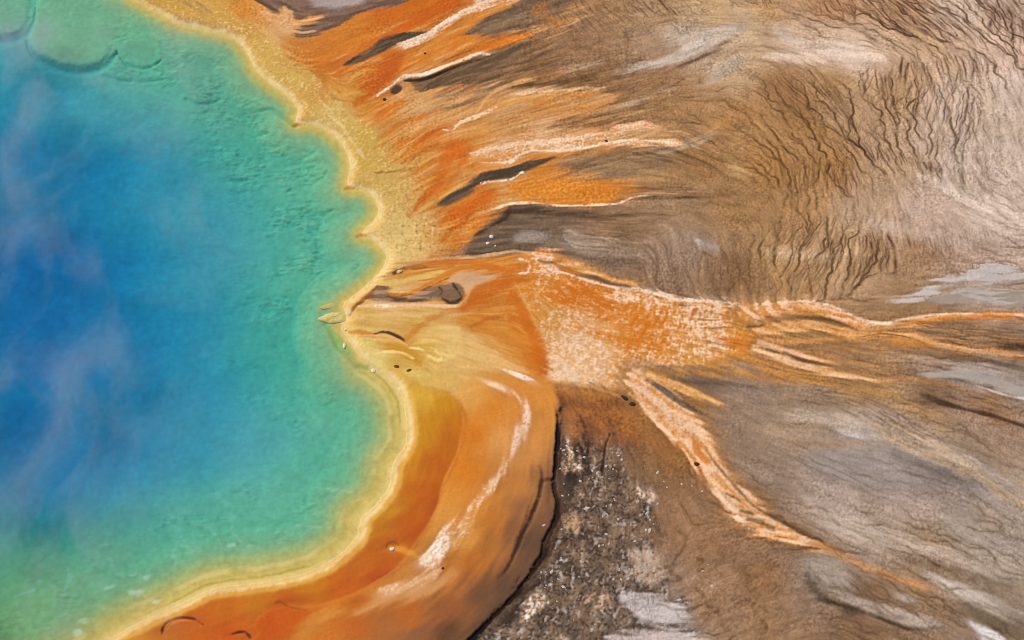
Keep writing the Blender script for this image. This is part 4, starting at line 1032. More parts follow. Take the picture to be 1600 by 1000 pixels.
# ------------------------------------------------------------------ fresh films, crests, painted shadows and highlights laid down after the wash
fill([(700, 441), (718, 428), (745, 431), (778, 437), (745, 448), (730, 462), (726, 452), (714, 444)], (208, 162, 122), 4, 3, 0.85)
fill([(574, 469), (590, 452), (602, 457), (612, 465), (625, 469), (640, 466), (655, 457), (672, 451), (690, 448), (710, 445), (722, 452), (724, 465), (716, 474), (703, 476), (690, 470), (675, 469), (655, 473), (635, 474), (610, 474), (590, 475)],
     (172, 136, 108), 3, 2.5, 0.95, c2=(146, 112, 86))
fill([(684, 452), (700, 447), (712, 446), (722, 454), (723, 466), (714, 474), (702, 475), (692, 469), (680, 466), (668, 462)], (122, 94, 68), 4, 2, 0.8, c2=(142, 110, 82))
for pp, w, c, a, sf in (
        ([(692, 469), (702, 475), (714, 474), (722, 466)], [2, 5, 6, 3], (70, 52, 36), .9, 2.5), ([(708, 446), (714, 455), (720, 464)], [2, 4, 3], (70, 52, 36), .85, 1.8),
        ([(686, 452), (691, 457), (688, 462)], [2, 4, 2], (92, 70, 50), .8, 2), ([(606, 462), (618, 469), (634, 469)], [3, 6, 3], (112, 78, 58), .8, 2.5), ([(640, 474), (658, 470), (674, 468)], [2, 4, 2], (116, 90, 66), .7, 2),
        ([(546, 493), (556, 481), (572, 470), (590, 450)], [3, 5, 6, 3], (160, 86, 48), .85, 2.2), ([(590, 450), (604, 457), (616, 465)], [2, 3, 2], (150, 110, 74), .7, 1.5),
        ([(560, 481), (600, 480), (660, 479), (704, 481), (724, 477), (733, 462)], [3, 6, 5, 5, 5, 3], (232, 188, 142), .75, 2.5), ([(588, 480), (604, 480), (618, 481)], [1, 4, 2], (244, 218, 190), .9, 1.5),  # peach band, then the white highlight painted on it
        ([(604, 461), (624, 464), (650, 456), (680, 441), (700, 430), (722, 421), (760, 419), (800, 427)], [2, 5, 7, 8, 8, 8, 8, 5], (208, 116, 42), .85, 2.5),
        ([(620, 467), (650, 460), (680, 446), (702, 436)], [1, 2, 2, 1], (150, 84, 42), .7, 1.2), ([(598, 446), (640, 440), (670, 432), (692, 425)], [3, 8, 7, 3], (222, 182, 100), .7, 3),
        ([(600, 440), (630, 434), (660, 427)], [2, 4, 2], (196, 136, 56), .6, 1.8), ([(640, 419), (690, 412), (740, 412), (790, 424), (822, 418)], [4, 10, 12, 12, 8], (206, 106, 40), .75, 3.5),
        ([(648, 409), (700, 406), (745, 404), (800, 396), (826, 397)], [2, 5, 5, 5, 3], (216, 172, 128), .8, 2.5), ([(700, 409), (740, 407), (780, 404)], [1, 2, 1], (140, 90, 52), .5, 1.2),
        ([(616, 430), (622, 424), (632, 421)], [3, 4, 2], (120, 66, 40), .8, 1.8), ([(724, 482), (752, 460), (788, 444), (826, 438)], [14, 30, 20, 8], (198, 96, 30), .75, 6),
        ([(736, 512), (762, 500), (786, 496)], [4, 10, 4], (190, 90, 30), .6, 4), ([(800, 460), (822, 500), (842, 545), (850, 584)], [10, 18, 20, 14], (203, 98, 26), .7, 5),
        ([(586, 524), (600, 520), (616, 525), (634, 535)], [2, 4, 4, 3], (92, 56, 48), .9, 1.6), ([(548, 521), (566, 520), (584, 525)], [3, 6, 3], (214, 134, 60), .7, 2.5), ([(560, 529), (598, 527), (618, 533), (636, 541)], [2, 3, 3, 2], (230, 166, 98), .75, 1.6),
        ([(634, 536), (646, 522), (664, 506), (690, 494)], [3, 9, 10, 4], (206, 126, 54), .6, 4), ([(590, 541), (616, 546), (642, 558), (656, 572)], [5, 12, 14, 6], (205, 140, 42), .65, 4), ([(584, 557), (602, 552), (626, 553), (646, 563)], [2, 3, 3, 2], (240, 208, 132), .6, 1.8),
        ([(642, 546), (656, 547), (670, 556), (684, 566), (690, 560), (680, 550)], [2, 4, 3, 3, 3, 2], (238, 206, 134), .6, 1.8), ([(668, 520), (700, 512), (716, 520), (708, 536)], [4, 9, 8, 4], (228, 188, 118), .5, 4), ([(700, 548), (750, 562), (800, 584)], [8, 14, 6], (230, 186, 122), .45, 5),
        # crests of the upper mats, with the painted scarp shadow over the wedge
        ([(628, 71), (645, 67), (670, 55), (700, 35), (742, 11), (790, 0)], [3, 7, 7, 7, 6, 5], (240, 208, 184), .7, 2), ([(590, 152), (612, 136), (632, 123), (662, 119), (692, 108), (722, 96), (750, 86)], [2, 3, 4, 6, 5, 4, 3], (240, 208, 182), .8, 1.8),
        ([(634, 128), (660, 126), (690, 116), (722, 104), (750, 95)], [4, 6, 4, 2, 1], (56, 44, 34), .75, 2), ([(690, 205), (708, 206), (716, 197), (728, 190), (746, 184), (775, 170)], [2, 3, 4, 6, 6, 3], (240, 200, 164), .7, 1.8),  # the dark stroke repaints the scarp shadow below the white edge
        ([(798, 257), (812, 245), (836, 238), (880, 238), (926, 232), (950, 226), (1000, 222), (1058, 227)], [2, 3, 3, 3, 3, 3, 4, 2], (242, 212, 184), .7, 1.6), ([(735, 242), (780, 234), (830, 226), (880, 222), (930, 212), (970, 202), (1004, 195)], [3, 6, 7, 8, 6, 6, 4], (242, 210, 184), .6, 3),
        ([(752, 290), (776, 286), (798, 283), (816, 272)], [2, 3, 3, 2], (242, 210, 182), .8, 1.5), ([(776, 328), (798, 321), (840, 320), (882, 324), (922, 323), (962, 321), (988, 312)], [2, 3, 3, 3, 3, 3, 2], (240, 206, 174), .75, 1.5),
        ([(684, 322), (706, 308), (732, 294), (752, 278), (792, 268), (830, 262), (866, 248)], [3, 8, 11, 10, 9, 8, 3], (98, 80, 62), .65, 3), ([(538, 104), (560, 91), (584, 78), (606, 62), (640, 56)], [2, 6, 10, 12, 6], (92, 75, 55), .6, 3),
        ([(700, 232), (716, 238), (724, 256), (706, 282), (680, 316)], [6, 14, 14, 10, 4], (204, 92, 28), .5, 5), ([(690, 350), (722, 332), (764, 308)], [5, 16, 8], (203, 90, 24), .5, 4), ([(566, 160), (590, 134), (616, 106)], [5, 18, 14], (197, 84, 24), .5, 5),
        ([(610, 56), (650, 36), (706, 6)], [6, 16, 18], (198, 86, 24), .5, 5), ([(900, 300), (950, 296), (985, 291)], [8, 10, 3], (214, 112, 34), .5, 3), ([(770, 168), (800, 158), (850, 150), (915, 145)], [3, 5, 5, 2], (232, 172, 108), .6, 2.5),
        ([(810, 150), (850, 146), (900, 141), (945, 139)], [4, 4, 3, 1], (236, 196, 154), .7, 2), ([(745, 180), (754, 166), (768, 150), (794, 138), (836, 128)], [2, 4, 4, 3, 1], (222, 166, 106), .6, 2),
        # blisters by the lower edge: shadow edges and a highlight painted on flat mat
        ([(254, 992), (256, 982), (264, 973), (280, 967), (300, 968), (318, 977)], [3, 4, 3, 3, 3, 2], (104, 40, 14), .8, 1.6), ([(262, 984), (276, 973), (298, 973), (314, 980)], [2, 3, 3, 2], (216, 112, 60), .7, 1.6), ([(364, 993), (372, 990), (384, 990), (392, 998)], [3, 5, 3, 2], (92, 40, 18), .8, 2)):
    stroke(pp, w, c, sf, 4.0 if c[2] > 150 else 2.5, a, brk=0.30 if c[2] > 150 else None)

# ------------------------------------------------------------------ rills: carved threads of dark wet silt
RILL = np.zeros((NY, NX), np.float32)
inv_step = 1.0 / STEP
X0, Y0 = gx[np.searchsorted(gx, -96.0)], gy[np.searchsorted(gy, -58.0)]
I0, J0 = int(np.searchsorted(gx, -96.0)), int(np.searchsorted(gy, -58.0))
rr = random.Random(11)


def stamp(xs, ys, ws, width, tgt):
    if len(xs) == 0:
        return
    fx = (np.array(xs) - X0) * inv_step + I0
    fy = (np.array(ys) - Y0) * inv_step + J0
    ws = np.array(ws, np.float32)
    ix, iy = np.rint(fx).astype(int), np.rint(fy).astype(int)
    s = max(width * 2.1 * PX * inv_step * 0.5, 0.5)
    for dj in (-3, -2, -1, 0, 1, 2, 3):
        for di in (-3, -2, -1, 0, 1, 2, 3):
            jx, jy = ix + di, iy + dj
            ok = (jx >= 0) & (jx < NX) & (jy >= 0) & (jy < NY)
            w = ws * np.exp(-(((jx - fx) ** 2 + (jy - fy) ** 2) / (2 * s * s)).clip(0, 30))
            np.maximum.at(tgt, (jy[ok], jx[ok]), w[ok].astype(np.float32))


# areas of rills: quad corners (survey), direction, count, length, width, strength, branch
AREAS = [
    (((890, 0), (1110, 0), (1050, 30), (900, 40)), (.7, .8), 46, (25, 60), 1.3, .6, .4),
    (((1000, 0), (1060, 0), (1060, 20), (1020, 15)), (.7, .8), 14, (30, 55), 1.8, .8, .6),
    (((800, 20), (900, 0), (930, 60), (830, 70)), (.8, .9), 30, (14, 30), 1.2, .5, .2),
    (((1130, 0), (1200, 0), (1210, 15), (1150, 15)), (.5, 1), 12, (20, 45), 1.5, .7, .8),
    (((1230, 0), (1330, 0), (1360, 30), (1290, 20)), (.75, .8), 20, (35, 80), 1.6, .8, .8),
    (((1340, 0), (1460, 0), (1480, 35), (1400, 30)), (1, .62), 30, (50, 110), 1.9, .95, 1.0),
    (((1480, 0), (1600, 0), (1600, 20), (1530, 20)), (.75, .9), 30, (40, 90), 2.0, .95, .9),
    (((1430, 40), (1530, 35), (1545, 75), (1460, 75)), (.25, 1), 30, (25, 55), 1.8, .9, .6),
    (((1535, 20), (1600, 10), (1600, 60), (1545, 60)), (.1, 1), 20, (20, 50), 2.0, .85, .8),
    (((1390, 85), (1510, 85), (1515, 120), (1385, 120)), (.08, 1), 44, (30, 80), 1.7, .9, .8),
    (((1370, 120), (1430, 110), (1440, 160), (1375, 170)), (-.2, 1), 14, (40, 80), 1.7, .8, 1.0),
    (((1420, 150), (1520, 130), (1540, 200), (1430, 210)), (-.05, 1), 46, (30, 70), 1.5, .65, .8),
    (((1450, 230), (1560, 200), (1580, 290), (1470, 290)), (.1, 1), 60, (16, 40), 1.2, .5, .5),
    (((1300, 100), (1350, 105), (1345, 150), (1310, 150)), (-.05, 1), 8, (40, 80), 1.5, .7, .8),
    (((1245, 105), (1295, 105), (1330, 175), (1270, 160)), (.6, .9), 26, (30, 70), 1.5, .75, .6),
    (((1195, 115), (1250, 110), (1290, 190), (1200, 170)), (.8, .75), 60, (18, 40), 1.2, .55, .3),
    (((1320, 215), (1420, 235), (1430, 260), (1340, 240)), (.25, 1), 40, (16, 36), 1.5, .7, .5),
    (((1330, 150), (1440, 200), (1400, 220), (1330, 190)), (-.35, 1), 16, (20, 50), 1.3, .55, .8),
    (((1205, 240), (1290, 230), (1330, 270), (1210, 280)), (.12, 1), 44, (28, 66), 1.4, .65, .5),
    (((1290, 220), (1340, 230), (1390, 290), (1330, 290)), (.8, .9), 40, (18, 40), 1.2, .5, .3),
    (((1260, 350), (1400, 345), (1410, 385), (1270, 385)), (-.1, 1), 50, (40, 95), 1.5, .8, 1.0),
    (((1340, 380), (1400, 380), (1400, 410), (1345, 410)), (-.05, 1), 30, (30, 60), 1.9, .9, .9),
    (((1270, 390), (1330, 390), (1300, 430), (1230, 440)), (-.6, .9), 22, (25, 60), 1.3, .65, .6),
    (((1405, 365), (1530, 360), (1540, 410), (1400, 415)), (.15, 1), 80, (14, 36), 1.2, .5, .3),
    (((1205, 340), (1260, 330), (1260, 360), (1205, 370)), (-.4, 1), 24, (16, 40), 1.3, .5, .5),
    (((1020, 400), (1200, 400), (1220, 440), (1010, 430)), (.05, 1), 60, (14, 40), 1.2, .5, .5),
    (((1055, 375), (1180, 375), (1180, 400), (1060, 400)), (.4, .9), 20, (20, 40), 1.2, .45, .6),
    (((1115, 160), (1160, 170), (1190, 225), (1130, 205)), (.7, .7), 34, (14, 32), 1.3, .55, .3),
    (((1150, 100), (1200, 120), (1200, 150), (1130, 140)), (.9, .6), 40, (12, 30), 1.1, .5, .2),
    (((1060, 95), (1140, 75), (1160, 100), (1080, 120)), (.6, .8), 34, (8, 18), 1.1, .5, .1),
    (((860, 100), (1000, 90), (1010, 130), (850, 125)), (.25, 1), 120, (6, 14), 1.1, .5, .0),
    (((960, 165), (1080, 140), (1090, 190), (940, 200)), (.35, 1), 110, (6, 14), 1.1, .45, .0),
    (((860, 160), (960, 150), (950, 205), (860, 205)), (.35, 1), 90, (6, 14), 1.1, .45, .0),
    (((800, 70), (960, 50), (960, 90), (800, 110)), (.5, 1), 110, (6, 16), 1.1, .4, .0),
    (((1060, 240), (1130, 240), (1140, 275), (1070, 265)), (.1, 1), 40, (8, 20), 1.2, .5, .1),
    (((1120, 290), (1200, 280), (1200, 330), (1110, 330)), (.4, .9), 40, (8, 20), 1.2, .45, .2),
    (((1100, 850), (1200, 830), (1250, 930), (1080, 960)), (1, -.55), 70, (12, 36), 1.2, .45, .4),
    (((1060, 950), (1240, 900), (1300, 1000), (1050, 1000)), (1, -.5), 80, (12, 30), 1.2, .42, .4),
    (((880, 620), (980, 630), (960, 680), (890, 680)), (.6, .8), 40, (12, 36), 1.3, .55, .5),
    (((1020, 790), (1110, 760), (1150, 830), (1040, 850)), (1, -.25), 40, (16, 40), 1.2, .35, .4),
    (((1180, 600), (1340, 610), (1360, 640), (1180, 630)), (1, .12), 30, (10, 26), 1.1, .35, .2),
    (((1470, 640), (1600, 650), (1600, 700), (1500, 680)), (.15, 1), 50, (6, 14), 1.3, .5, .0),
    (((1320, 850), (1520, 870), (1560, 900), (1330, 880)), (.1, 1), 80, (6, 14), 1.2, .45, .0),
    (((880, 700), (1010, 700), (1030, 960), (840, 960)), (.03, 1), 90, (14, 44), 1.4, .6, .4),
]
def family(guides, n, width, strength, wander=3.0, trim=0.25, tgt=None):
    """n threads of silt running side by side between surveyed guide lines; they wander, meet and part."""
    tgt = RILL if tgt is None else tgt
    M = 60
    gs = []
    for g in guides:
        q = smooth(P(g), False, 6)
        L = np.r_[0, np.cumsum(np.hypot(*np.diff(q, axis=0).T))]
        t = np.linspace(0, L[-1], M)
        gs.append(np.stack([np.interp(t, L, q[:, 0]), np.interp(t, L, q[:, 1])], 1))
    gs = np.array(gs)
    k = 0
    while k < n:
        grp = rr.choice((1, 2, 2, 3, 4))
        s_trunk = min(max((k + grp * rr.uniform(.2, .8)) / n, 0), 0.999)
        up = rr.random() < 0.35                       # most threads join downstream, some fork
        for g_ in range(grp):
            s0 = min(max((k + g_ + 0.5 + rr.uniform(-.4, .4)) / n, 0), 0.999)
            tt = np.linspace(0, 1, M)
            tm = rr.uniform(.35, .95)
            pull = np.clip(tt / tm, 0, 1) ** 2.2
            if up:
                pull = pull[::-1]
            sv = (s0 + (s_trunk - s0) * pull) * (len(gs) - 1)
            a = np.minimum(sv.astype(int), len(gs) - 2)
            f = (sv - a)[:, None]
            ar = np.arange(M)
            c = gs[a, ar] * (1 - f) + gs[a + 1, ar] * f
            d = np.gradient(c, axis=0)
            d /= np.linalg.norm(d, axis=1)[:, None] + 1e-9
            Lm = np.hypot(*np.diff(c, axis=0).T).sum()
            off = np.zeros(M)
            for amp, wl in ((1.0, 7.0), (0.6, 2.8), (0.22, 1.1)):
                off += amp * np.sin(tt * Lm / wl * 6.28 * rr.uniform(.8, 1.2) + rr.uniform(0, 6.28))
            c = c + np.stack([-d[:, 1], d[:, 0]], 1) * (off * wander * 0.42 * PX * (1 - 0.75 * pull))[:, None]
            t0, t1 = rr.uniform(0, trim), 1 - rr.uniform(0, trim)
            if g_ and not up:
                t1 = min(t1, tm)
            if t1 - t0 < 0.15:
                continue
            m = max(int(Lm * (t1 - t0) / 0.07), 4)
            ti = np.linspace(t0, t1, m)
            ws = strength * rr.uniform(.45, 1.05) * np.minimum(1, (ti - t0) / (t1 - t0) * 6 + .1) * np.minimum(1, (t1 - ti) / (t1 - t0) * 3 + (0.5 if g_ else 0))
            ws = ws * (0.75 + 0.25 * np.sin(ti * Lm * 1.1 + rr.uniform(0, 6)))
            stamp(np.interp(ti, tt, c[:, 0]), np.interp(ti, tt, c[:, 1]), ws, width * rr.uniform(.5, 1.5), tgt)
        k += grp


FAMS = [
    ([[(1330, -10), (1375, 40), (1430, 70)], [(1375, -10), (1430, 35), (1475, 65), (1487, 80)], [(1430, -10), (1490, 28), (1530, 62), (1542, 92)]], 30, 1.7, 1.0, 4),
    ([[(1240, -5), (1262, 15), (1280, 28)], [(1290, -5), (1310, 18), (1325, 40)], [(1318, -5), (1332, 25), (1342, 52)], [(1345, -5), (1378, 30), (1392, 50)]], 16, 1.3, .8, 4),
    ([[(1515, -8), (1540, 22), (1543, 45), (1536, 66)], [(1545, -8), (1568, 22), (1574, 50), (1568, 76)], [(1578, -8), (1600, 26), (1602, 60), (1590, 92)]], 18, 1.9, 1.0, 5),
    ([[(1405, 84), (1400, 112), (1394, 142)], [(1440, 84), (1448, 118), (1452, 160)], [(1490, 82), (1500, 112), (1505, 148)], [(1530, 74), (1542, 100), (1541, 132)]], 36, 1.4, .9, 4),
    ([[(1345, 104), (1336, 130), (1332, 175)], [(1372, 104), (1379, 135), (1382, 152), (1360, 172)]], 6, 1.5, .9, 6),
    ([[(1372, 104), (1379, 135), (1384, 156), (1376, 176)], [(1430, 108), (1426, 160), (1405, 215)], [(1470, 112), (1476, 150), (1458, 222)], [(1510, 122), (1502, 180), (1472, 245)], [(1530, 140), (1530, 200), (1510, 260)]], 26, 1.5, .85, 6),
    ([[(1195, 112), (1240, 158), (1292, 192)], [(1250, 102), (1290, 150), (1325, 188), (1332, 206)], [(1282, 108), (1312, 150), (1346, 206)]], 30, 1.2, .7, 3),
    ([[(1185, 130), (1215, 160), (1255, 188)], [(1215, 112), (1250, 150), (1300, 196)]], 22, 1.0, .45, 2),
    ([[(1318, 214), (1336, 245), (1345, 262)], [(1390, 230), (1400, 250), (1406, 266)], [(1442, 254), (1448, 266), (1453, 278)]], 40, 1.3, .8, 2),
    ([[(1246, 242), (1252, 280), (1248, 315)], [(1280, 238), (1276, 270), (1272, 306)], [(1318, 228), (1316, 270), (1322, 332)], [(1345, 240), (1356, 280), (1372, 322)]], 32, 1.3, .7, 4),
    ([[(1205, 250), (1212, 285), (1208, 310)], [(1246, 245), (1250, 280), (1246, 310)]], 12, 1.1, .5, 4),
    ([[(1290, 352), (1291, 380), (1275, 412), (1260, 442)], [(1325, 354), (1329, 390), (1325, 430), (1308, 452)], [(1355, 356), (1359, 390), (1348, 422), (1334, 452)], [(1392, 358), (1396, 390), (1399, 420), (1400, 442)]], 34, 1.5, .9, 5),
    ([[(1345, 372), (1346, 395), (1340, 425)], [(1385, 365), (1388, 395), (1385, 432)]], 16, 1.9, .9, 4),
    ([[(1212, 342), (1206, 356), (1196, 372)], [(1262, 342), (1264, 368), (1238, 402)], [(1275, 345), (1275, 372), (1250, 410)]], 16, 1.3, .6, 4),
    ([[(1262, 400), (1240, 430), (1228, 455)], [(1300, 405), (1282, 435), (1262, 462)]], 14, 1.2, .6, 4),
    ([[(1402, 362), (1408, 380), (1410, 398)], [(1460, 366), (1466, 384), (1468, 400)], [(1540, 352), (1545, 372), (1548, 390)]], 70, 1.0, .45, 2),
    ([[(1402, 392), (1408, 408), (1412, 424)], [(1470, 392), (1476, 408), (1480, 420)]], 40, 1.0, .5, 2),
    ([[(880, -5), (893, 18), (908, 36)], [(948, -5), (965, 20), (986, 36), (1002, 52)], [(1000, -5), (1030, 18), (1054, 36)]], 22, 1.2, .65, 3),
    ([[(1015, -8), (1032, 12), (1050, 34)], [(1030, -8), (1045, 12), (1060, 30)]], 5, 1.7, .85, 2),
    ([[(1125, 4), (1138, 16)], [(1172, -4), (1186, 14)], [(1200, -4), (1212, 18)]], 12, 1.3, .7, 3),
    ([[(835, 15), (850, 40), (862, 62)], [(880, 8), (905, 35), (925, 60)], [(925, 20), (960, 50), (985, 70)]], 26, 1.1, .5, 2),
    ([[(1040, 408), (1044, 425), (1046, 445)], [(1110, 400), (1108, 425), (1104, 452)], [(1190, 395), (1200, 425), (1212, 455)]], 34, 1.1, .5, 4),
    ([[(930, 298), (1040, 294), (1150, 300)], [(940, 320), (1040, 313), (1165, 312)]], 9, 1.3, .5, 4),
    ([[(960, 240), (1040, 256), (1120, 282)], [(1000, 230), (1060, 242), (1138, 275)]], 9, 1.5, .6, 3),
    ([[(870, 328), (980, 338), (1080, 330)], [(880, 364), (980, 374), (1060, 362)]], 12, 1.5, .5, 5),
    ([[(1040, 20), (1120, 30), (1200, 30)], [(1060, 42), (1130, 47), (1210, 46)]], 8, 1.2, .35, 2),
    ([[(870, 150), (950, 135), (1040, 118)], [(860, 200), (960, 180), (1060, 150)]], 12, 1.3, .45, 4),
    ([[(800, 75), (880, 60), (960, 55)], [(800, 115), (890, 98), (980, 84)]], 12, 1.3, .4, 4),
    ([[(1200, 625), (1300, 640), (1400, 690), (1500, 745)], [(1240, 600), (1350, 622), (1450, 678), (1560, 742)]], 12, 1.5, .45, 5),
    ([[(1180, 690), (1250, 735), (1340, 765)], [(1210, 680), (1290, 715), (1400, 770)]], 7, 1.5, .35, 5),
    ([[(1430, 552), (1520, 566), (1620, 590)], [(1440, 625), (1520, 650), (1620, 682)]], 14, 1.7, .6, 6),
    ([[(1260, 878), (1300, 935), (1400, 980)], [(1320, 870), (1420, 912), (1560, 990)]], 12, 1.6, .5, 6),
    ([[(1380, 720), (1450, 740), (1540, 765)], [(1390, 735), (1470, 765), (1560, 800)]], 6, 1.8, .4, 5),
    ([[(1400, 498), (1500, 512), (1620, 520)], [(1400, 545), (1500, 570), (1620, 575)]], 10, 1.5, .5, 5),
    ([[(1050, 385), (1062, 400), (1066, 420)], [(1118, 388), (1140, 405), (1160, 425)]], 9, 1.3, .55, 5),
]
for fam in FAMS:
    family(*fam)
PALE = np.zeros((NY, NX), np.float32)
for fam in ([[[(955, 118), (1030, 104), (1085, 86)], [(970, 108), (1040, 94), (1105, 66)]], 9, 2.4, .8, 3], [[[(1110, 128), (1140, 106), (1165, 90)], [(1095, 118), (1125, 98), (1150, 78)]], 7, 2.4, .6, 3],
            [[[(1380, 672), (1460, 704), (1540, 750), (1620, 808)], [(1410, 664), (1490, 702), (1560, 745), (1620, 780)]], 16, 2.2, .7, 6], [[[(1270, 808), (1360, 850), (1460, 874)], [(1300, 798), (1400, 832), (1540, 874)]], 16, 2.2, .6, 6],
            [[[(815, 372), (900, 388), (1000, 402)], [(850, 352), (930, 374), (1030, 384)]], 9, 2.0, .5, 5], [[[(1195, 660), (1280, 664), (1360, 690)], [(1220, 640), (1300, 650), (1380, 676)]], 9, 2.2, .5, 5],
            [[[(1210, 86), (1290, 84), (1370, 92)], [(1200, 70), (1280, 68), (1350, 76)]], 12, 2.4, .6, 4], [[[(1440, 280), (1500, 312), (1600, 352)], [(1450, 272), (1520, 306), (1610, 335)]], 9, 2.4, .8, 4],
            [[[(1460, 120), (1458, 170), (1440, 220)], [(1530, 130), (1528, 190), (1500, 255)]], 16, 1.6, .55, 5], [[[(1470, 210), (1476, 250), (1478, 290)], [(1590, 200), (1592, 250), (1590, 300)]], 34, 1.4, .5, 4],
            [[[(1440, 892), (1500, 918), (1600, 962)], [(1450, 905), (1520, 945), (1600, 985)]], 10, 2.4, .7, 5], [[[(1000, 235), (1060, 225), (1110, 205)], [(1010, 245), (1080, 232), (1150, 200)]], 7, 1.6, .5, 3],
            [[[(1340, 560), (1450, 585), (1560, 604)], [(1350, 548), (1470, 566), (1600, 590)]], 8, 1.8, .45, 5], [[[(870, 118), (920, 108), (960, 98)], [(872, 110), (922, 101), (965, 90)]], 6, 1.4, .6, 3]):
    family(*fam, tgt=PALE)
PALE *= np.where(CLS == 0, 1.0, 0.2)
COL += (np.clip(PALE, 0, 1) * 0.62)[..., None] * (lin((222, 206, 190)) - COL)
HGT += 0.02 * PALE
AREAS = [a_ for a_ in AREAS if a_[5] <= 0.6]
for ai, (quad, (du, dv), n, (l0, l1), wid, st, br) in enumerate(AREAS):
    q = np.array(quad, float)
    # reach of the field: the threads start in the quad and run on for about their length
    run = np.array((du, dv)) / math.hypot(du, dv) * (l0 + l1) * 0.45
    ext = np.array([q[0], q[1], q[2] + run, q[3] + run])
    d_, bx = sdf([tuple(k) for k in ext], 30, sub=3)
    msk = ss(-10, 14, d_ + 14 * N_MID[bx] + 6 * N_SMALL[bx])
    ca_, cb_ = q.mean(0)
    g0, g1 = P([(ca_, cb_), (ca_ + du * 5, cb_ + dv * 5)])
    th = math.atan2(g1[1] - g0[1], g1[0] - g0[0])
    xx = X[bx] + 0.9 * N_MID[bx] + 0.12 * N_SMALL[bx]
    yy = Y[bx] + 0.9 * np.roll(N_MID, 131, 1)[bx] + 0.12 * np.roll(N_SMALL, 57, 0)[bx]
    al = xx * math.cos(th) + yy * math.sin(th)
    ac = -xx * math.sin(th) + yy * math.cos(th)
    # spacing across the flow from the number of threads in the quad
    ln = (l0 + l1) * 0.5 * PX
    lc = float(np.clip(1.05 - 0.006 * n, 0.62, 1.1)) * (1.35 if l1 > 45 else 1.0)
    la = lc * float(np.clip(l1 / 11.0, 2.2, 5.5))
    for o_, (k1, k2) in enumerate(((1.0, 1.0), (0.62, 0.85))):
        nn = gnoise(al / la, ac / lc, 1.0 * k1, 500 + ai * 7 + o_)
        wv = wid * PX * (0.8 if o_ else 1.0)
        line = ss(wv * 1.1, wv * 0.2, np.abs(nn) * lc * k1 * 0.62)
        pres = ss(-0.35, 0.25, gnoise(al / (la * 1.4), ac / (lc * 2.2), 1.0, 900 + ai * 7 + o_) + (0.15 if st > 0.7 else -0.05))
        v_ = (line * pres * msk * st * 0.62 * k2).astype(np.float32)
        RILL[bx] = np.maximum(RILL[bx], v_)
# the wide net of thin threads between them follows the lie of the ground
NET = [((1180, 90), .55), ((1250, 150), .8), ((1300, 170), .8), ((1230, 260), .7), ((1330, 250), .9), ((1420, 180), .8), ((1480, 200), .7), ((1560, 180), .45), ((1500, 270), .7), ((1580, 260), .4), ((1400, 40), .9), ((1500, 60), .8), ((1580, 40), .9),
       ((1300, 40), .7), ((1150, 30), .25), ((1050, 30), .5), ((950, 40), .5), ((860, 40), .4), ((1330, 90), .1), ((1250, 80), .1), ((1100, 80), .15), ((1340, 400), .85), ((1260, 410), .7), ((1440, 390), .7), ((1530, 380), .5), ((1500, 330), .15),
       ((1380, 320), .4), ((1130, 420), .6), ((1050, 410), .5), ((950, 380), .25), ((1100, 330), .25), ((1000, 280), .25), ((900, 190), .4), ((1000, 180), .45), ((1120, 190), .6), ((880, 110), .45), ((980, 100), .4), ((1060, 140), .5), ((1450, 470), .1),
       ((1400, 540), .35), ((1550, 540), .4), ((1300, 600), .3), ((1500, 650), .5), ((1300, 720), .28), ((1450, 760), .3), ((1350, 850), .55), ((1500, 870), .55), ((1550, 960), .5), ((1200, 900), .6), ((1100, 930), .6), ((1150, 830), .45), ((1300, 960), .5),
       ((1050, 780), .4), ((950, 660), .3), ((1000, 720), .35), ((900, 800), .3), ((950, 950), .3), ((800, 700), .0), ((700, 500), .0), ((700, 200), .0), ((300, 500), .0), ((600, 900), .0), ((1000, 530), .0), ((1200, 520), .0), ((1160, 640), .2)]
NETM = scatter([q[0] for q in NET], [q[1] for q in NET], 3.2, 3.0, 2.0)
# trickles started all over the flat gather into branching drains
dr = np.random.default_rng(77)


def drains(n, steps, skip, turn, seed_y=(-58, 72)):
    qx, qy = dr.uniform(-5, 96, n), dr.uniform(*seed_y, n)
    acc = np.zeros((NY, NX), np.float32)
    for k in range(steps):
        ix = np.clip(np.rint((qx - gx[I0_]) / STEP + I0_).astype(int), 0, NX - 1)
        iy = np.clip(np.rint((qy - gy[J0_]) / STEP + J0_).astype(int), 0, NY - 1)
        if k > skip:
            np.add.at(acc, (iy, ix), 1.0)
        a = ANG[iy, ix]
        a = np.where(np.sin(a) - 0.45 * np.cos(a) > 0, a + math.pi, a) + turn[iy, ix]
        qx += np.cos(a) * 0.13
        qy += np.sin(a) * 0.13
    acc = 0.45 * acc + 0.55 * box_blur(acc, 1)
    lev = np.percentile(acc[acc > 0.2], 97)
    return np.clip(np.log1p(acc) / np.log1p(lev), 0, 1.2)


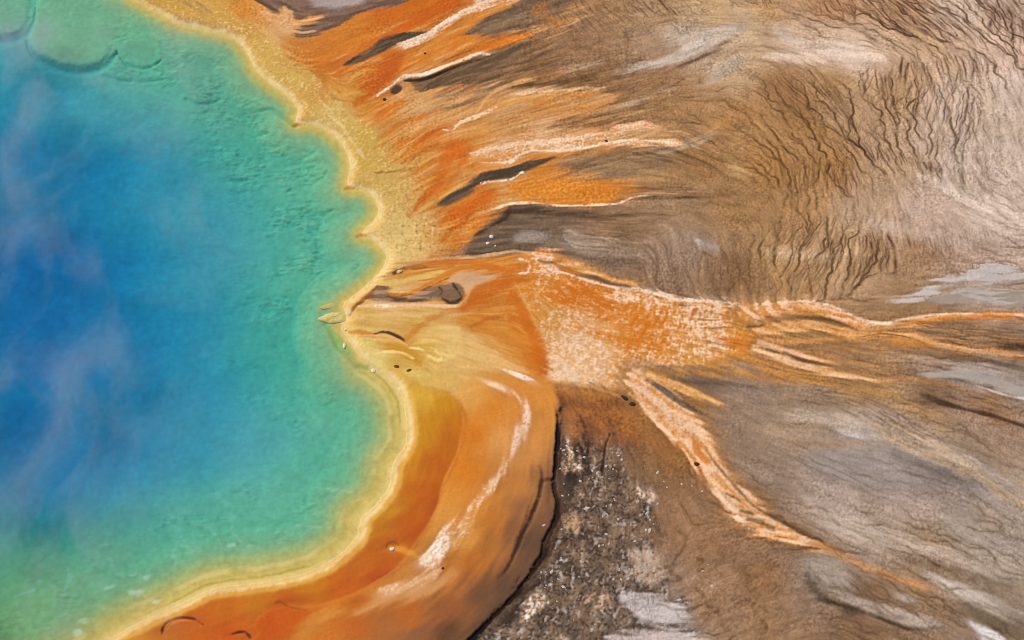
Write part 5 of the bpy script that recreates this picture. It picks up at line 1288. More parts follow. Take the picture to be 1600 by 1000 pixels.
DRN = drains(130000, 90, 22, (0.85 * gnoise(X, Y, 1.5, 601) + 0.6 * gnoise(X, Y, 0.75, 602) + 0.45 * gnoise(X, Y, 3.5, 603)).astype(np.float32))
DRF = drains(130000, 34, 9, (0.95 * gnoise(X, Y, 0.8, 611) + 0.5 * gnoise(X, Y, 0.42, 612)).astype(np.float32))
fadein = ss(-0.45, 0.35, np.roll(N_MID, 211, 1) + 0.6 * N_BIG + 0.9 * (NETM - 0.5))
strong = np.clip(NETM, 0, 1) ** 1.5 * 1.15
RILL = np.maximum(RILL, ss(0.42, 0.95, DRN) * np.clip(strong, 0, 1) * (0.35 + 0.65 * fadein))
RILL = np.maximum(RILL, ss(0.50, 1.0, DRF) * np.clip(strong, 0, 1) * 0.55 * (0.2 + 0.8 * fadein))
RILL *= np.where((CLS == 0) | (CLS == C_APR) | (CLS == C_DK) | (CLS == C_BR), 1.0, 0.25)
RILL = np.clip(RILL, 0, 1)
ridge_ = (ss(0.5, 0.0, box_blur(DRN, 3)) - 0.5) * NETM * np.where(CLS == 0, 1.0, 0.2) * 2.0
COL *= (1 + 0.07 * ridge_)[..., None]
COL[..., 2] *= 1 + 0.06 * ridge_
HGT += 0.025 * ridge_
dark_silt = lin((92, 52, 26))
COL += (RILL * 0.92)[..., None] * (dark_silt - COL)
HGT -= RILL * 0.05

# streaks of silt along the flow, grain, and gentle relief
st = STREAK
flat_w = np.where(CLS == 0, 1.0, 0.55).astype(np.float32)
PATCH = ss(-0.25, 0.45, fbm(X, Y, 8.0, 201, 3))
PATCH2 = ss(-0.2, 0.5, fbm(X, Y, 7.0, 211, 3))
GRAN = (gnoise(X, Y, 0.5, 221) + 0.6 * gnoise(X, Y, 0.27, 222)).astype(np.float32)
mod = (1.0 + st * flat_w * (0.018 * LIC_FINE + 0.014 * LIC_WIDE + 0.03 * LIC_CROSS * PATCH2 * np.clip(1 - 1.6 * NETM, 0, 1) + 0.03 * MOT1)
       + (0.21 * GRAN * (0.30 + 0.70 * PATCH2) + 0.03 * N_SPECK) * np.minimum(st, 1))
COL *= np.clip(mod, 0.5, 1.6)[..., None]
HGT += st * flat_w * (0.004 * LIC_FINE + 0.006 * LIC_WIDE * PATCH + 0.02 * MOT1 + 0.05 * MOT2 + 0.006 * LIC_CROSS * PATCH2 * np.clip(1 - 1.6 * NETM, 0, 1) + 0.02 * GRAN * PATCH2) + 0.015 * N_CRUST * flat_w * st

# living mats lean to amber where the film is thin
COL[..., 1] += 0.045 * np.clip(COL[..., 0] - COL[..., 2] - 0.12, 0, 1)
COL[..., 2] *= 1 - 0.30 * ss(0.2, 0.5, COL[..., 0] - COL[..., 2]) * ss(0.50, 0.30, COL[..., 1] / np.maximum(COL[..., 0], 0.01))


# silt and film sort themselves into patches: keep the borders of the fields crisp
LUM = COL @ np.array((0.3, 0.55, 0.15), np.float32)
gain = (LUM + 0.55 * (LUM - box_blur(LUM, 2)) + 0.30 * (LUM - box_blur(LUM, 12))) / np.maximum(LUM, 0.01)
COL *= np.clip(gain, 0.55, 1.45)[..., None]
COL = np.clip(COL, 0.006, 0.9)
COL *= (1 + 0.05 * LIC_BIG * np.minimum(STREAK, 0.6))[..., None]

# ------------------------------------------------------------------ rim and pool bed
C_RIM = cls_new('pool_rim', 'pale yellow rim ringing the blue hot spring', 'pool rim')
C_BED = cls_new('pool_bed', 'submerged sinter floor of the hot spring, yellow shallows to deep blue centre', 'pool bed')
S = SHORE + 1.6 * N_MID + 1.3 * N_SMALL + 0.7 * N_FINE
low = ss(-4.0, -12.0, Y)                       # the lower shore has the banded double rim
# land side of the rim
land = np.clip(-S, 0, None)
rim_w = 7 + 13 * low + 4 * N_MID + 2 * N_SMALL
m = ss(1.0, 0.0, land / rim_w) * (S < 3)
COL += (m * 0.85)[..., None] * (lin((220, 190, 110)) - COL)
m2 = np.exp(-((S + 4.0 + 2 * low) / (4.0 + 2 * N_MID)) ** 2) * np.clip(0.42 + 0.3 * N_SMALL + 0.5 * N_MID, 0, 0.8)
COL += np.clip(m2, 0, 1)[..., None] * (lin((234, 212, 156)) - COL)
m3 = np.exp(-((S + 15.0) / 4.0) ** 2) * low * 0.6
COL += np.clip(m3, 0, 1)[..., None] * (lin((220, 170, 66)) - COL)
WET[:] = np.where(S > -12, 0.9, WET)
HGT += 0.03 * np.exp(-((S + 5) / 5.0) ** 2) * (S < 0)
CLS[:] = np.where((S > -(6 + 6 * low)) & (S <= 2), C_RIM, CLS)
CLS[:] = np.where(S > 2, C_BED, CLS)
# keep the ground level to the water line
HGT[:] = np.where(S < 0, np.maximum(HGT, 0.06) * ss(0, 18, land) + 0.06, HGT)

DEP = [(150, 40, .35), (230, 40, .25), (150, 140, 1.4), (60, 150, 2.2), (30, 230, 3.5), (150, 250, 3.8), (270, 250, 2.4), (350, 250, 1.4), (430, 250, .8), (490, 270, .5), (20, 400, 4.5), (100, 400, 4.4),
       (200, 400, 3.6), (300, 400, 1.9), (400, 400, 1.2), (480, 420, .6), (40, 500, 4.2), (90, 530, 4.3), (200, 530, 4.0), (300, 540, 2.5), (400, 560, 1.5), (500, 550, .9), (560, 640, .45), (30, 650, 4.2),
       (100, 700, 4.4), (200, 700, 3.8), (300, 700, 2.4), (400, 700, 1.3), (500, 700, .9), (100, 800, 3.2), (50, 780, 4.5), (200, 820, 1.8), (300, 820, 1.0), (400, 810, .8), (470, 800, .5), (50, 885, .9),
       (150, 890, .6), (250, 900, .42), (60, 960, .35), (350, 870, .35), (150, 950, .3), (-250, 500, 5.2), (-250, 150, 4.5), (-250, 900, 1.5), (300, 100, .5), (340, 160, .8), (250, 130, .9), (400, 180, .6), (330, 330, 1.5), (250, 600, 3.2)]
depth = np.clip(scatter([q[:2] for q in DEP], np.log([q[2] for q in DEP]), 3.2, 2.0, 7.0), -3, 3)
depth = np.exp(depth)
shelf = np.interp(S, [0, 8, 25, 45, 70, 120, 400], [.02, .05, .12, .3, .7, 3.0, 30.0]).astype(np.float32)
shelf2 = np.interp(S, [0, 8, 25, 45, 70, 100, 150, 400], [.02, .03, .06, .16, .42, .8, 2.5, 30.0]).astype(np.float32)
shelf = shelf * (1 - low) + shelf2 * low
depth = np.minimum(depth, shelf)
# lumps of sinter on the slope, most on the upper side
YS = Y * 1.9
lump = 0.7 * fbm(X + 0.3 * Y, YS, 2.6, 131, 3) + 0.45 * fbm(X + 0.5 * Y, YS, 1.1, 137, 2)
patchy = ss(-0.15, 0.5, fbm(X, Y, 6.0, 143, 3) + 0.35 * ss(-10, 20, Y) - 0.15)
lump_amp = np.clip(depth, 0.10, 1.0) * 0.44 * ss(6, 30, S) * ss(230, 70, S) * patchy
depth_b = depth - lump_amp * lump + 0.05 * depth * fbm(X, Y, 7.0, 151, 3) - 0.02 * lump * ss(10, 40, S)
depth_b = np.maximum(depth_b, 0.02)
bed_pts = [0, 6, 16, 30, 48, 75, 130, 250, 400]
bed_col = np.array([lin(c) for c in ((228, 206, 142), (220, 198, 118), (208, 190, 108), (188, 190, 122), (154, 188, 142), (148, 194, 150), (156, 204, 158), (172, 208, 166), (190, 204, 186))])
SB = S * (1.85 - 1.0 * low * ss(120, 50, S))
bc = np.stack([np.interp(SB, bed_pts, bed_col[:, k]) for k in range(3)], -1).astype(np.float32)
# olive shallows in the lower left corner
oli = ss(30, 0, X + 75) * ss(-26, -38, Y) * ss(0, 40, S)
bc += (0.62 * oli)[..., None] * (lin((176, 176, 92)) - bc)
bc *= (1.0 + 0.13 * N_SMALL + 0.09 * N_MID + 0.10 * fbm(X, Y, 0.8, 161, 2) * ss(200, 60, S))[..., None] * np.clip(1 + 0.08 * lump * patchy, 0.7, 1.3)[..., None]
wat = S > 0
# fine rings on the lower rim, under a hand of water
rings = ss(0.0, 0.9, np.sin(S * 0.30 + 2.0 * N_BIG + 0.8 * N_MID)) * ss(48, 26, S) * ss(0, 4, S) * low * ss(-0.6, 0.5, N_MID + 0.6 * N_BIG)
bc += (0.60 * rings)[..., None] * (lin((236, 216, 150)) - bc)
olv = np.exp(-((S - 9 - 3 * N_BIG) / 1.6) ** 2) * low * ss(-0.3, 0.4, N_BIG + 0.5 * N_MID)
bc += (0.55 * olv)[..., None] * (lin((176, 146, 50)) - bc)
COL[:] = np.where(wat[..., None], bc, COL)
HGT[:] = np.where(wat, -depth_b, HGT)
# notches where the rim bites in
for a, b in ((463, 194), (545, 293), (564, 367)):
    stroke([(a - 6, b + 2), (a, b), (a + 8, b + 1)], [6, 6, 3], (190, 122, 40), 3, 1, 0.8)
# pale cracks and bare patches on the lower slope
for pp, w in (([(258, 808), (272, 818), (282, 830), (270, 860), (274, 880)], 3), ([(330, 765), (348, 778), (358, 790), (362, 812), (362, 830), (378, 845), (390, 852)], 4), ([(312, 812), (330, 826), (345, 848)], 3),
              ([(104, 882), (106, 905), (98, 920)], 4), ([(170, 870), (182, 892), (195, 902)], 3), ([(20, 930), (50, 918), (60, 905)], 3), ([(282, 848), (300, 858)], 3),
              ([(488, 758), (520, 763), (556, 769)], 2.5), ([(462, 817), (490, 822), (516, 823)], 2.5)):
    stroke(pp, w, (206, 228, 198), 3, 4, 0.38)
for a, b, r in ((210, 926, 8), (245, 941, 4), (362, 852, 5), (205, 898, 4), (228, 900, 4), (120, 986, 6), (130, 973, 4), (170, 915, 5)):
    stroke([(a - r * .5, b), (a + r * .5, b - 1)], r * 1.1, (222, 236, 210), 3, 5, 0.55)

# ---- deep slots in front of the sunken ledges (upper left), the ledges themselves are objects
LEDGES = [
    ([(-80, -60), (44, -60), (48, 0), (45, 22), (36, 40), (20, 49), (0, 52), (-50, 48)], -0.40, 'sunken pale sinter ledge cut off by the upper left corner'),
    ([(54, 0), (46, 30), (42, 58), (52, 75), (75, 89), (92, 96), (120, 100), (150, 97), (165, 87), (176, 74), (188, 56), (205, 40), (200, 0), (170, -30), (80, -40)], -0.38,
     'largest sunken sinter ledge with a dark undercut, middle of the three in the pool'),
    ([(181, 71), (195, 88), (215, 97), (235, 95), (250, 86), (254, 72), (238, 57), (208, 53), (190, 60)], -0.45, 'smallest rounded sunken ledge closest to the yellow rim'),
]


def trench(pts, wid, dep, soft=4, alpha=1.0):
    p = P(pts)
    q = smooth(np.c_[p, np.asarray(wid, float)], False, 5)
    bx = box_of(q[:, :2], 3.0)
    d, w = seg_dist(X[bx], Y[bx], q[:, :2], q[:, 2])
    m = ss(-soft, soft, w * 0.5 - d / PX + 1.2 * N_SMALL[bx])
    m = m * alpha
    HGT[bx] = HGT[bx] * (1 - m) + np.minimum(HGT[bx], -dep) * m


for (pts_, z_, lab_), dep_ in zip(LEDGES, (0.45, 0.42, 0.55)):
    k_ = cls_new('sinter_ledge', lab_, 'sinter ledge')
    d_, bx = sdf(pts_, 60)
    dw = d_ + 1.6 * N_SMALL[bx] + 0.8 * N_FINE[bx]
    m_ = ss(-5.0, 7.0, dw).astype(np.float32)
    lip = dep_ + 0.35 * np.exp(-np.clip(dw, 0, 60) / 6.0) + 0.04 * N_SMALL[bx]
    HGT[bx] = HGT[bx] * (1 - m_) + np.maximum(HGT[bx], -lip) * m_
    COL[bx] += (0.55 * m_ * ss(0, 20, dw))[..., None] * (lin((160, 186, 146)) * (1 + 0.10 * N_SMALL[bx] + 0.10 * N_MID[bx])[..., None] - COL[bx])
    CLS[bx] = np.where((dw > 0) & (CLS[bx] == C_BED), k_, CLS[bx])


def slot(pts, wid, dep):
    """Deep water under the lip of a ledge, shelving off on the far side."""
    p = P(pts)
    q = smooth(np.c_[p, np.asarray(wid, float)], False, 5)
    bx = box_of(q[:, :2], 6.0)
    d, w = seg_dist(X[bx], Y[bx], q[:, :2], q[:, 2])
    m = np.exp(-(d / PX / np.maximum(w, 0.5)) ** 2 * 1.4) * (1 + 0.25 * N_SMALL[bx])
    HGT[bx] -= m * dep


slot([(-60, 54), (0, 58), (22, 56), (42, 46), (52, 28), (54, 8)], [8, 9, 9, 8, 4, 1], 0.36)
slot([(38, 55), (48, 78), (74, 94), (92, 101), (120, 106), (150, 103), (170, 92), (181, 78)], [1, 4, 6, 7, 7, 8, 9, 3], 0.42)
slot([(181, 76), (194, 93), (215, 102), (236, 100), (251, 90)], [2, 3, 4, 4, 2], 0.3)


def ridge(pts, wid, top, c=None):
    """Raise the bed towards a given level along a line."""
    p = P(pts)
    q = smooth(np.c_[p, np.asarray(wid, float)], False, 5)
    bx = box_of(q[:, :2], 3.0)
    d, w = seg_dist(X[bx], Y[bx], q[:, :2], q[:, 2])
    m = ss(-2.5, 2.5, w * 0.5 - d / PX + 1.5 * N_SMALL[bx])
    HGT[bx] = HGT[bx] * (1 - m) + np.maximum(HGT[bx], top) * m
    if c is not None:
        blend(bx, m.astype(np.float32) * 0.8, lin(c))


# submerged lobes below the spur, and a few steps of the slope
ridge([(512, 512), (524, 530), (538, 545), (552, 552)], [6, 16, 14, 5], -0.25, (170, 190, 110))
ridge([(498, 482), (510, 474), (528, 472)], [8, 12, 6], -0.22, (186, 190, 120))
trench([(508, 506), (518, 520), (530, 545), (545, 556), (560, 572), (575, 575)], [3, 4, 4, 3, 4, 3], 0.7, 6, 0.5)
for pts_, w_, d_ in (([(290, 150), (310, 157), (330, 155), (342, 150)], [3, 5, 5, 3], 2.4), ([(160, 112), (190, 120), (230, 122), (260, 118)], [2, 4, 4, 2], 2.0), ([(360, 275), (372, 277), (386, 275)], [2, 3, 2], 2.2),
                     ([(400, 172), (425, 170), (445, 184), (462, 197)], [2, 4, 5, 4], 1.6), ([(480, 328), (500, 332), (520, 326)], [3, 5, 3], 1.6), ([(540, 412), (560, 414), (552, 420)], [2, 3, 2], .9),
                     ([(470, 250), (482, 240), (492, 236)], [2, 3, 2], 1.2), ([(496, 278), (504, 276), (510, 268)], [2, 4, 2], 1.2), ([(380, 205), (395, 210), (415, 206)], [2, 4, 2], 1.5), ([(440, 262), (452, 254), (470, 252)], [2, 3, 2], 1.2)):
    trench(pts_, w_, d_, 5, 0.25)

# ------------------------------------------------------------------ materials
def new_mat(name):
    m = bpy.data.materials.new(name)
    m.use_nodes = True
    nt = m.node_tree
    nt.nodes.clear()
    out = nt.nodes.new('ShaderNodeOutputMaterial')
    b = nt.nodes.new('ShaderNodeBsdfPrincipled')
    nt.links.new(b.outputs[0], out.inputs['Surface'])
    return m, nt, b, out


def noise_node(nt, scale, detail=4, rough=0.6, vec=None):
    n = nt.nodes.new('ShaderNodeTexNoise')
    n.inputs['Scale'].default_value = scale
    n.inputs['Detail'].default_value = detail
    n.inputs['Roughness'].default_value = rough
    if vec is not None:
        nt.links.new(vec, n.inputs['Vector'])
    return n


def math_node(nt, op, a, b=None, clamp=False):
    n = nt.nodes.new('ShaderNodeMath')
    n.operation = op
    n.use_clamp = clamp
    for i, v in enumerate((a, b)):
        if v is None:
            continue
        if isinstance(v, (int, float)):
            n.inputs[i].default_value = v
        else:
            nt.links.new(v, n.inputs[i])
    return n.outputs[0]


def land_material(name, grain, bump, r_dry, r_wet):
    """Silt, sinter or mat: the surveyed pigment with grain, mottling and damp sheen."""
    m, nt, b, out = new_mat(name)
    at_ = nt.nodes.new('ShaderNodeAttribute')
    at_.attribute_name = 'pigment'
    wet = nt.nodes.new('ShaderNodeAttribute')
    wet.attribute_name = 'wet'
    tc = nt.nodes.new('ShaderNodeTexCoord')
    n1 = noise_node(nt, 3.2, 5, 0.65, tc.outputs['Object'])
    n2 = noise_node(nt, 0.35, 3, 0.5, tc.outputs['Object'])
    g1 = math_node(nt, 'MULTIPLY_ADD', n1.outputs['Fac'], grain)
    nt.nodes[-1].inputs[2].default_value = 1.0 - grain * 0.5
    g2 = math_node(nt, 'MULTIPLY_ADD', n2.outputs['Fac'], grain * 0.6)
    nt.nodes[-1].inputs[2].default_value = 1.0 - grain * 0.3
    g = math_node(nt, 'MULTIPLY', g1, g2)
    sc = nt.nodes.new('ShaderNodeVectorMath')
    sc.operation = 'SCALE'
    nt.links.new(at_.outputs['Color'], sc.inputs[0])
    nt.links.new(g, sc.inputs['Scale'])
    nt.links.new(sc.outputs[0], b.inputs['Base Color'])
    mr = nt.nodes.new('ShaderNodeMapRange')
    mr.inputs['To Min'].default_value = r_dry
    mr.inputs['To Max'].default_value = r_wet
    nt.links.new(wet.outputs['Fac'], mr.inputs['Value'])
    nt.links.new(mr.outputs[0], b.inputs['Roughness'])
    b.inputs['Specular IOR Level'].default_value = 0.10
    bp = nt.nodes.new('ShaderNodeBump')
    bp.inputs['Strength'].default_value = bump
    bp.inputs['Distance'].default_value = 0.08
    nt.links.new(n1.outputs['Fac'], bp.inputs['Height'])
    nt.links.new(bp.outputs[0], b.inputs['Normal'])
    return m


MAT = {
    'ground': land_material('mineral_silt', 0.42, 1.0, 0.95, 0.7),
    'bacterial_mat': land_material('bacterial_film', 0.16, 0.35, 0.85, 0.55),
    'sinter_crust': land_material('sinter', 0.20, 0.7, 0.9, 0.7),
    'crevice': land_material('wet_crack', 0.25, 0.6, 0.9, 0.6),
    'runoff_channel': land_material('channel_film', 0.22, 0.6, 0.85, 0.55),
    'salt_pan': land_material('salt', 0.14, 0.3, 0.9, 0.6),
    'pool_rim': land_material('rim_sinter', 0.14, 0.3, 0.8, 0.5),
    'sinter_ledge': land_material('ledge_sinter', 0.16, 0.5, 0.9, 0.9),
    'pool_bed': land_material('bed_sinter', 0.16, 0.5, 0.9, 0.9),
}

# ------------------------------------------------------------------ the ground sheet, parted into its fields
def tag(o, label, cat, kind=None, group=None):
    o['label'] = label
    o['category'] = cat
    if kind:
        o['kind'] = kind
    if group:
        o['group'] = group
    return o


def link(o):
    scene.collection.objects.link(o)
    return o


COL = np.clip(COL, 0.004, 0.92).astype(np.float32)
fcls = CLS[:-1, :-1].ravel()
idx = np.arange(NX * NY, dtype=np.int64).reshape(NY, NX)
quads = np.stack([idx[:-1, :-1].ravel(), idx[:-1, 1:].ravel(), idx[1:, 1:].ravel(), idx[1:, :-1].ravel()], 1)
VX, VY, VZ = X.ravel(), Y.ravel(), HGT.ravel().astype(np.float32)
CF = np.concatenate([COL.reshape(-1, 3), np.ones((NX * NY, 1), np.float32)], 1)
WF = WET.ravel().astype(np.float32)
remap = np.full(NX * NY, -1, np.int64)
for ci, info in enumerate(CLASSES):
    fq = quads[fcls == ci]
    if len(fq) == 0:
        continue
    used = np.unique(fq)
    remap[used] = np.arange(len(used))
    nf = len(fq)
    me = bpy.data.meshes.new(info['name'])
    me.vertices.add(len(used))
    me.vertices.foreach_set('co', np.stack([VX[used], VY[used], VZ[used]], 1).ravel())
    me.loops.add(nf * 4)
    me.loops.foreach_set('vertex_index', remap[fq].ravel().astype(np.int32))
    me.polygons.add(nf)
    me.polygons.foreach_set('loop_start', np.arange(0, nf * 4, 4, dtype=np.int32))
    me.polygons.foreach_set('loop_total', np.full(nf, 4, np.int32))
    me.polygons.foreach_set('use_smooth', np.ones(nf, bool))
    a = me.attributes.new('pigment', 'FLOAT_COLOR', 'POINT')
    a.data.foreach_set('color', CF[used].ravel())
    w = me.attributes.new('wet', 'FLOAT', 'POINT')
    w.data.foreach_set('value', WF[used])
    me.update(calc_edges=True)
    me.materials.append(MAT[info['name']])
    o = link(bpy.data.objects.new(info['name'], me))
    tag(o, info['label'], info['cat'], 'structure')

# ------------------------------------------------------------------ water of the spring
mw = bpy.data.materials.new('spring_water')
mw.use_nodes = True
nt = mw.node_tree
nt.nodes.clear()
out = nt.nodes.new('ShaderNodeOutputMaterial')
tr = nt.nodes.new('ShaderNodeBsdfTransparent')
gl = nt.nodes.new('ShaderNodeBsdfGlossy')
gl.inputs['Roughness'].default_value = 0.06
fr = nt.nodes.new('ShaderNodeFresnel')
fr.inputs['IOR'].default_value = 1.333
mx = nt.nodes.new('ShaderNodeMixShader')
tc = nt.nodes.new('ShaderNodeTexCoord')
nz = noise_node(nt, 1.1, 3, 0.5, tc.outputs['Object'])
bp = nt.nodes.new('ShaderNodeBump')
bp.inputs['Strength'].default_value = 0.15
bp.inputs['Distance'].default_value = 0.05
nt.links.new(nz.outputs['Fac'], bp.inputs['Height'])
nt.links.new(bp.outputs[0], gl.inputs['Normal'])
nt.links.new(fr.outputs[0], mx.inputs[0])
nt.links.new(tr.outputs[0], mx.inputs[1])
nt.links.new(gl.outputs[0], mx.inputs[2])
nt.links.new(mx.outputs[0], out.inputs['Surface'])
va = nt.nodes.new('ShaderNodeVolumeAbsorption')
va.inputs['Color'].default_value = (0.0, 0.78, 0.98, 1)
va.inputs['Density'].default_value = 0.55
nt.links.new(va.outputs[0], out.inputs['Volume'])

ring = smooth(P(CREST), True, 3)
cen = ring.mean(0)
area2 = np.sum(ring[:, 0] * np.roll(ring[:, 1], -1) - np.roll(ring[:, 0], -1) * ring[:, 1])
tan = np.roll(ring, -1, 0) - np.roll(ring, 1, 0)
tan /= np.linalg.norm(tan, axis=1)[:, None]
nor = np.stack([tan[:, 1], -tan[:, 0]], 1) * (1 if area2 > 0 else -1)
ringo = ring + nor * 0.35
bm = bmesh.new()
top = [bm.verts.new((x, y, 0.0)) for x, y in ringo]
bot = [bm.verts.new((x, y, -16.0)) for x, y in ringo]
n = len(top)
bm.faces.new(top)
bm.faces.new(bot[::-1])
for i in range(n):
    bm.faces.new((top[i], bot[i], bot[(i + 1) % n], top[(i + 1) % n]))
bmesh.ops.triangulate(bm, faces=[f for f in bm.faces if len(f.verts) > 4])
bmesh.ops.recalc_face_normals(bm, faces=bm.faces)
me = bpy.data.meshes.new('water')
bm.to_mesh(me)
bm.free()
me.materials.append(mw)
tag(link(bpy.data.objects.new('water', me)), 'clear blue and green water of the hot spring', 'water', 'structure')

# ------------------------------------------------------------------ ledges, stones, chips
def stone_material(name, c1, c2, scale=2.5, rough=0.85):
    m, nt, b, out = new_mat(name)
    tc = nt.nodes.new('ShaderNodeTexCoord')
    n1 = noise_node(nt, scale, 5, 0.6, tc.outputs['Object'])
    rp = nt.nodes.new('ShaderNodeValToRGB')
    rp.color_ramp.elements[0].position = 0.35
    rp.color_ramp.elements[1].position = 0.65
    rp.color_ramp.elements[0].color = tuple(lin(c1)) + (1,)
    rp.color_ramp.elements[1].color = tuple(lin(c2)) + (1,)
    nt.links.new(n1.outputs['Fac'], rp.inputs[0])
    nt.links.new(rp.outputs[0], b.inputs['Base Color'])
    b.inputs['Roughness'].default_value = rough
    b.inputs['Specular IOR Level'].default_value = 0.12
    bp = nt.nodes.new('ShaderNodeBump')
    bp.inputs['Strength'].default_value = 0.5
    bp.inputs['Distance'].default_value = 0.06
    nt.links.new(n1.outputs['Fac'], bp.inputs['Height'])
    nt.links.new(bp.outputs[0], b.inputs['Normal'])
    return m


M_CHIP = stone_material('chip_sinter', (176, 168, 158), (214, 206, 196), 1.5)
M_WHITE = stone_material('white_sinter', (206, 200, 190), (236, 230, 220), 3)
M_DARK = stone_material('dark_stone', (44, 36, 30), (74, 60, 48), 3)
M_SPUR = stone_material('spur_sinter', (196, 180, 104), (218, 200, 134), 1.5)
M_BROWN = stone_material('brown_hollow', (92, 44, 22), (136, 74, 38), 3)


def ground_z(x, y):
    i = min(max(int(np.searchsorted(gx, x)), 0), NX - 1)
    j = min(max(int(np.searchsorted(gy, y)), 0), NY - 1)
    return float(HGT[j, i])


def rock_mesh(name, seed, rough=0.25, flat=0.6, sub=2, mat=None):
    r = random.Random(seed)
    bm = bmesh.new()
    bmesh.ops.create_icosphere(bm, subdivisions=sub, radius=1.0)
    ph = [r.uniform(0, 6.28) for _ in range(6)]
    for v in bm.verts:
        x, y, z = v.co
        k = 1 + rough * (math.sin(2.3 * x + ph[0]) * math.cos(2.1 * y + ph[1]) + 0.6 * math.sin(4.3 * z + 3 * x + ph[2]) + 0.4 * math.sin(6 * y + ph[3] + 5 * x)) * 0.6
        v.co = (x * k, y * k, z * k * flat)
    for f in bm.faces:
        f.smooth = sub > 2
    me = bpy.data.meshes.new(name)
    bm.to_mesh(me)
    bm.free()
    me.materials.append(mat)
    return me


def rock(name, u, v, sx, sy, h, mat, label, cat, seed, rot=0.0, sink=0.35, group=None, mesh=None, sub=2):
    x, y = (float(q) for q in at(u, v))
    me = mesh or rock_mesh(name, seed, mat=mat, sub=sub)
    o = link(bpy.data.objects.new(name, me))
    o.scale = (sx * PX * 0.5, sy * PX * 0.5 / SP, h)
    o.rotation_euler = (0, 0, rot)
    o.location = (x, y, ground_z(x, y) + h * (0.6 - sink) * 0.6)
    tag(o, label, cat, group=group)
    return o


rock('stone', 601, 158, 6, 5, 0.25, M_DARK, 'small dark stone at the tip of the white crust line on the upper mat', 'stone', 3)
rock('stone', 664, 86, 5, 3, 0.18, M_DARK, 'tiny dark stone alone on the upper orange mat between white edges', 'stone', 4)
rock('stone', 947, 223, 6, 3, 0.2, M_DARK, 'tiny dark stone on the broad salmon crust tongue', 'stone', 5)
rock('stone', 692, 890, 4, 3, 0.18, M_DARK, 'tiny dark stone below the biggest white crust patch', 'stone', 6)
rock('stone', 613, 860, 7, 5, 0.2, M_WHITE, 'round white stone in a small ring on the rust band of the lower shore', 'stone', 7, sub=3)
rock('stone', 768, 373, 8, 6, 0.3, M_WHITE, 'larger white stone on the dark bank above the fan', 'stone', 8, sub=3)
rock('stone', 762, 383, 7, 5, 0.28, M_WHITE, 'second white stone just below the larger one on the dark bank', 'stone', 9)
rock('stone', 774, 387, 3, 3, 0.15, M_WHITE, 'smallest of three white stones on the dark bank', 'stone', 10)
rock('stone', 538, 540, 5, 9, 0.30, M_WHITE, 'slim bright stone under water beside the rim, below the spur', 'stone', 11)
rock('stone', 583, 579, 7, 6, 0.16, M_WHITE, 'bright rounded stone under water where the rim turns down', 'stone', 12)
rock('stone', 540, 516, 3, 3, 0.12, M_WHITE, 'tiny white stone on the yellow rim below the spur', 'stone', 13)
rock('stone', 620, 575, 8, 5, 0.1, M_BROWN, 'dark brown hollow ring on the yellow rim, left one of a pair', 'stone', 14, rot=-0.4)  # this mesh and the next stand in for hollow rings
rock('stone', 639, 581, 8, 4, 0.1, M_BROWN, 'dark brown hooked hollow on the yellow rim, right one of a pair', 'stone', 15, rot=0.4)
rock('stone', 624, 427, 9, 6, 0.3, M_SPUR, 'pale stone at the head of the dark notch in the upper outlet mat', 'stone', 16, rot=0.3)
rock('stone', 975, 624, 12, 5, 0.2, M_DARK, 'dark lump at the lower left edge of the widest runoff channel', 'stone', 17, rot=-0.5)
rock('stone', 988, 634, 10, 6, 0.2, M_DARK, 'second dark lump just below the channel edge lump', 'stone', 18, rot=-0.3)
rock('stone', 1088, 727, 8, 5, 0.2, M_DARK, 'dark stone touching the left bank of the widest runoff channel', 'stone', 19)
rock('boulder', 512, 478, 22, 8, 0.12, M_SPUR, 'sunken pale boulder just above the pointed spur in green water', 'boulder', 20, rot=0.2, sub=3)

# pointed spur that breaks the rim
sp = P([(497, 498), (505, 493), (514, 489), (524, 488), (536, 489), (544, 494), (540, 503), (530, 504), (520, 506), (508, 503)])
c = sp.mean(0)
bm = bmesh.new()
rows = []
for sc_, z in ((1.2, -0.9), (1.08, -0.3), (1.0, -0.02), (0.86, 0.10), (0.55, 0.16), (0.2, 0.18)):
    rows.append([bm.verts.new(((q[0] - c[0]) * sc_, (q[1] - c[1]) * sc_, z + 0.05 * math.sin(5 * q[0] + 3 * q[1]))) for q in smooth(sp, True, 3)])
n = len(rows[0])
for a, b in zip(rows, rows[1:]):
    for i in range(n):
        bm.faces.new((a[i], a[(i + 1) % n], b[(i + 1) % n], b[i])).smooth = True
bm.faces.new(rows[-1])
bmesh.ops.recalc_face_normals(bm, faces=bm.faces)
me = bpy.data.meshes.new('rock_spur')
bm.to_mesh(me)
bm.free()
me.materials.append(M_SPUR)
o = link(bpy.data.objects.new('rock_spur', me))
o.location = (c[0], c[1], 0)
tag(o, 'pointed pale yellow spur jutting from the rim into the green water', 'rock spur')

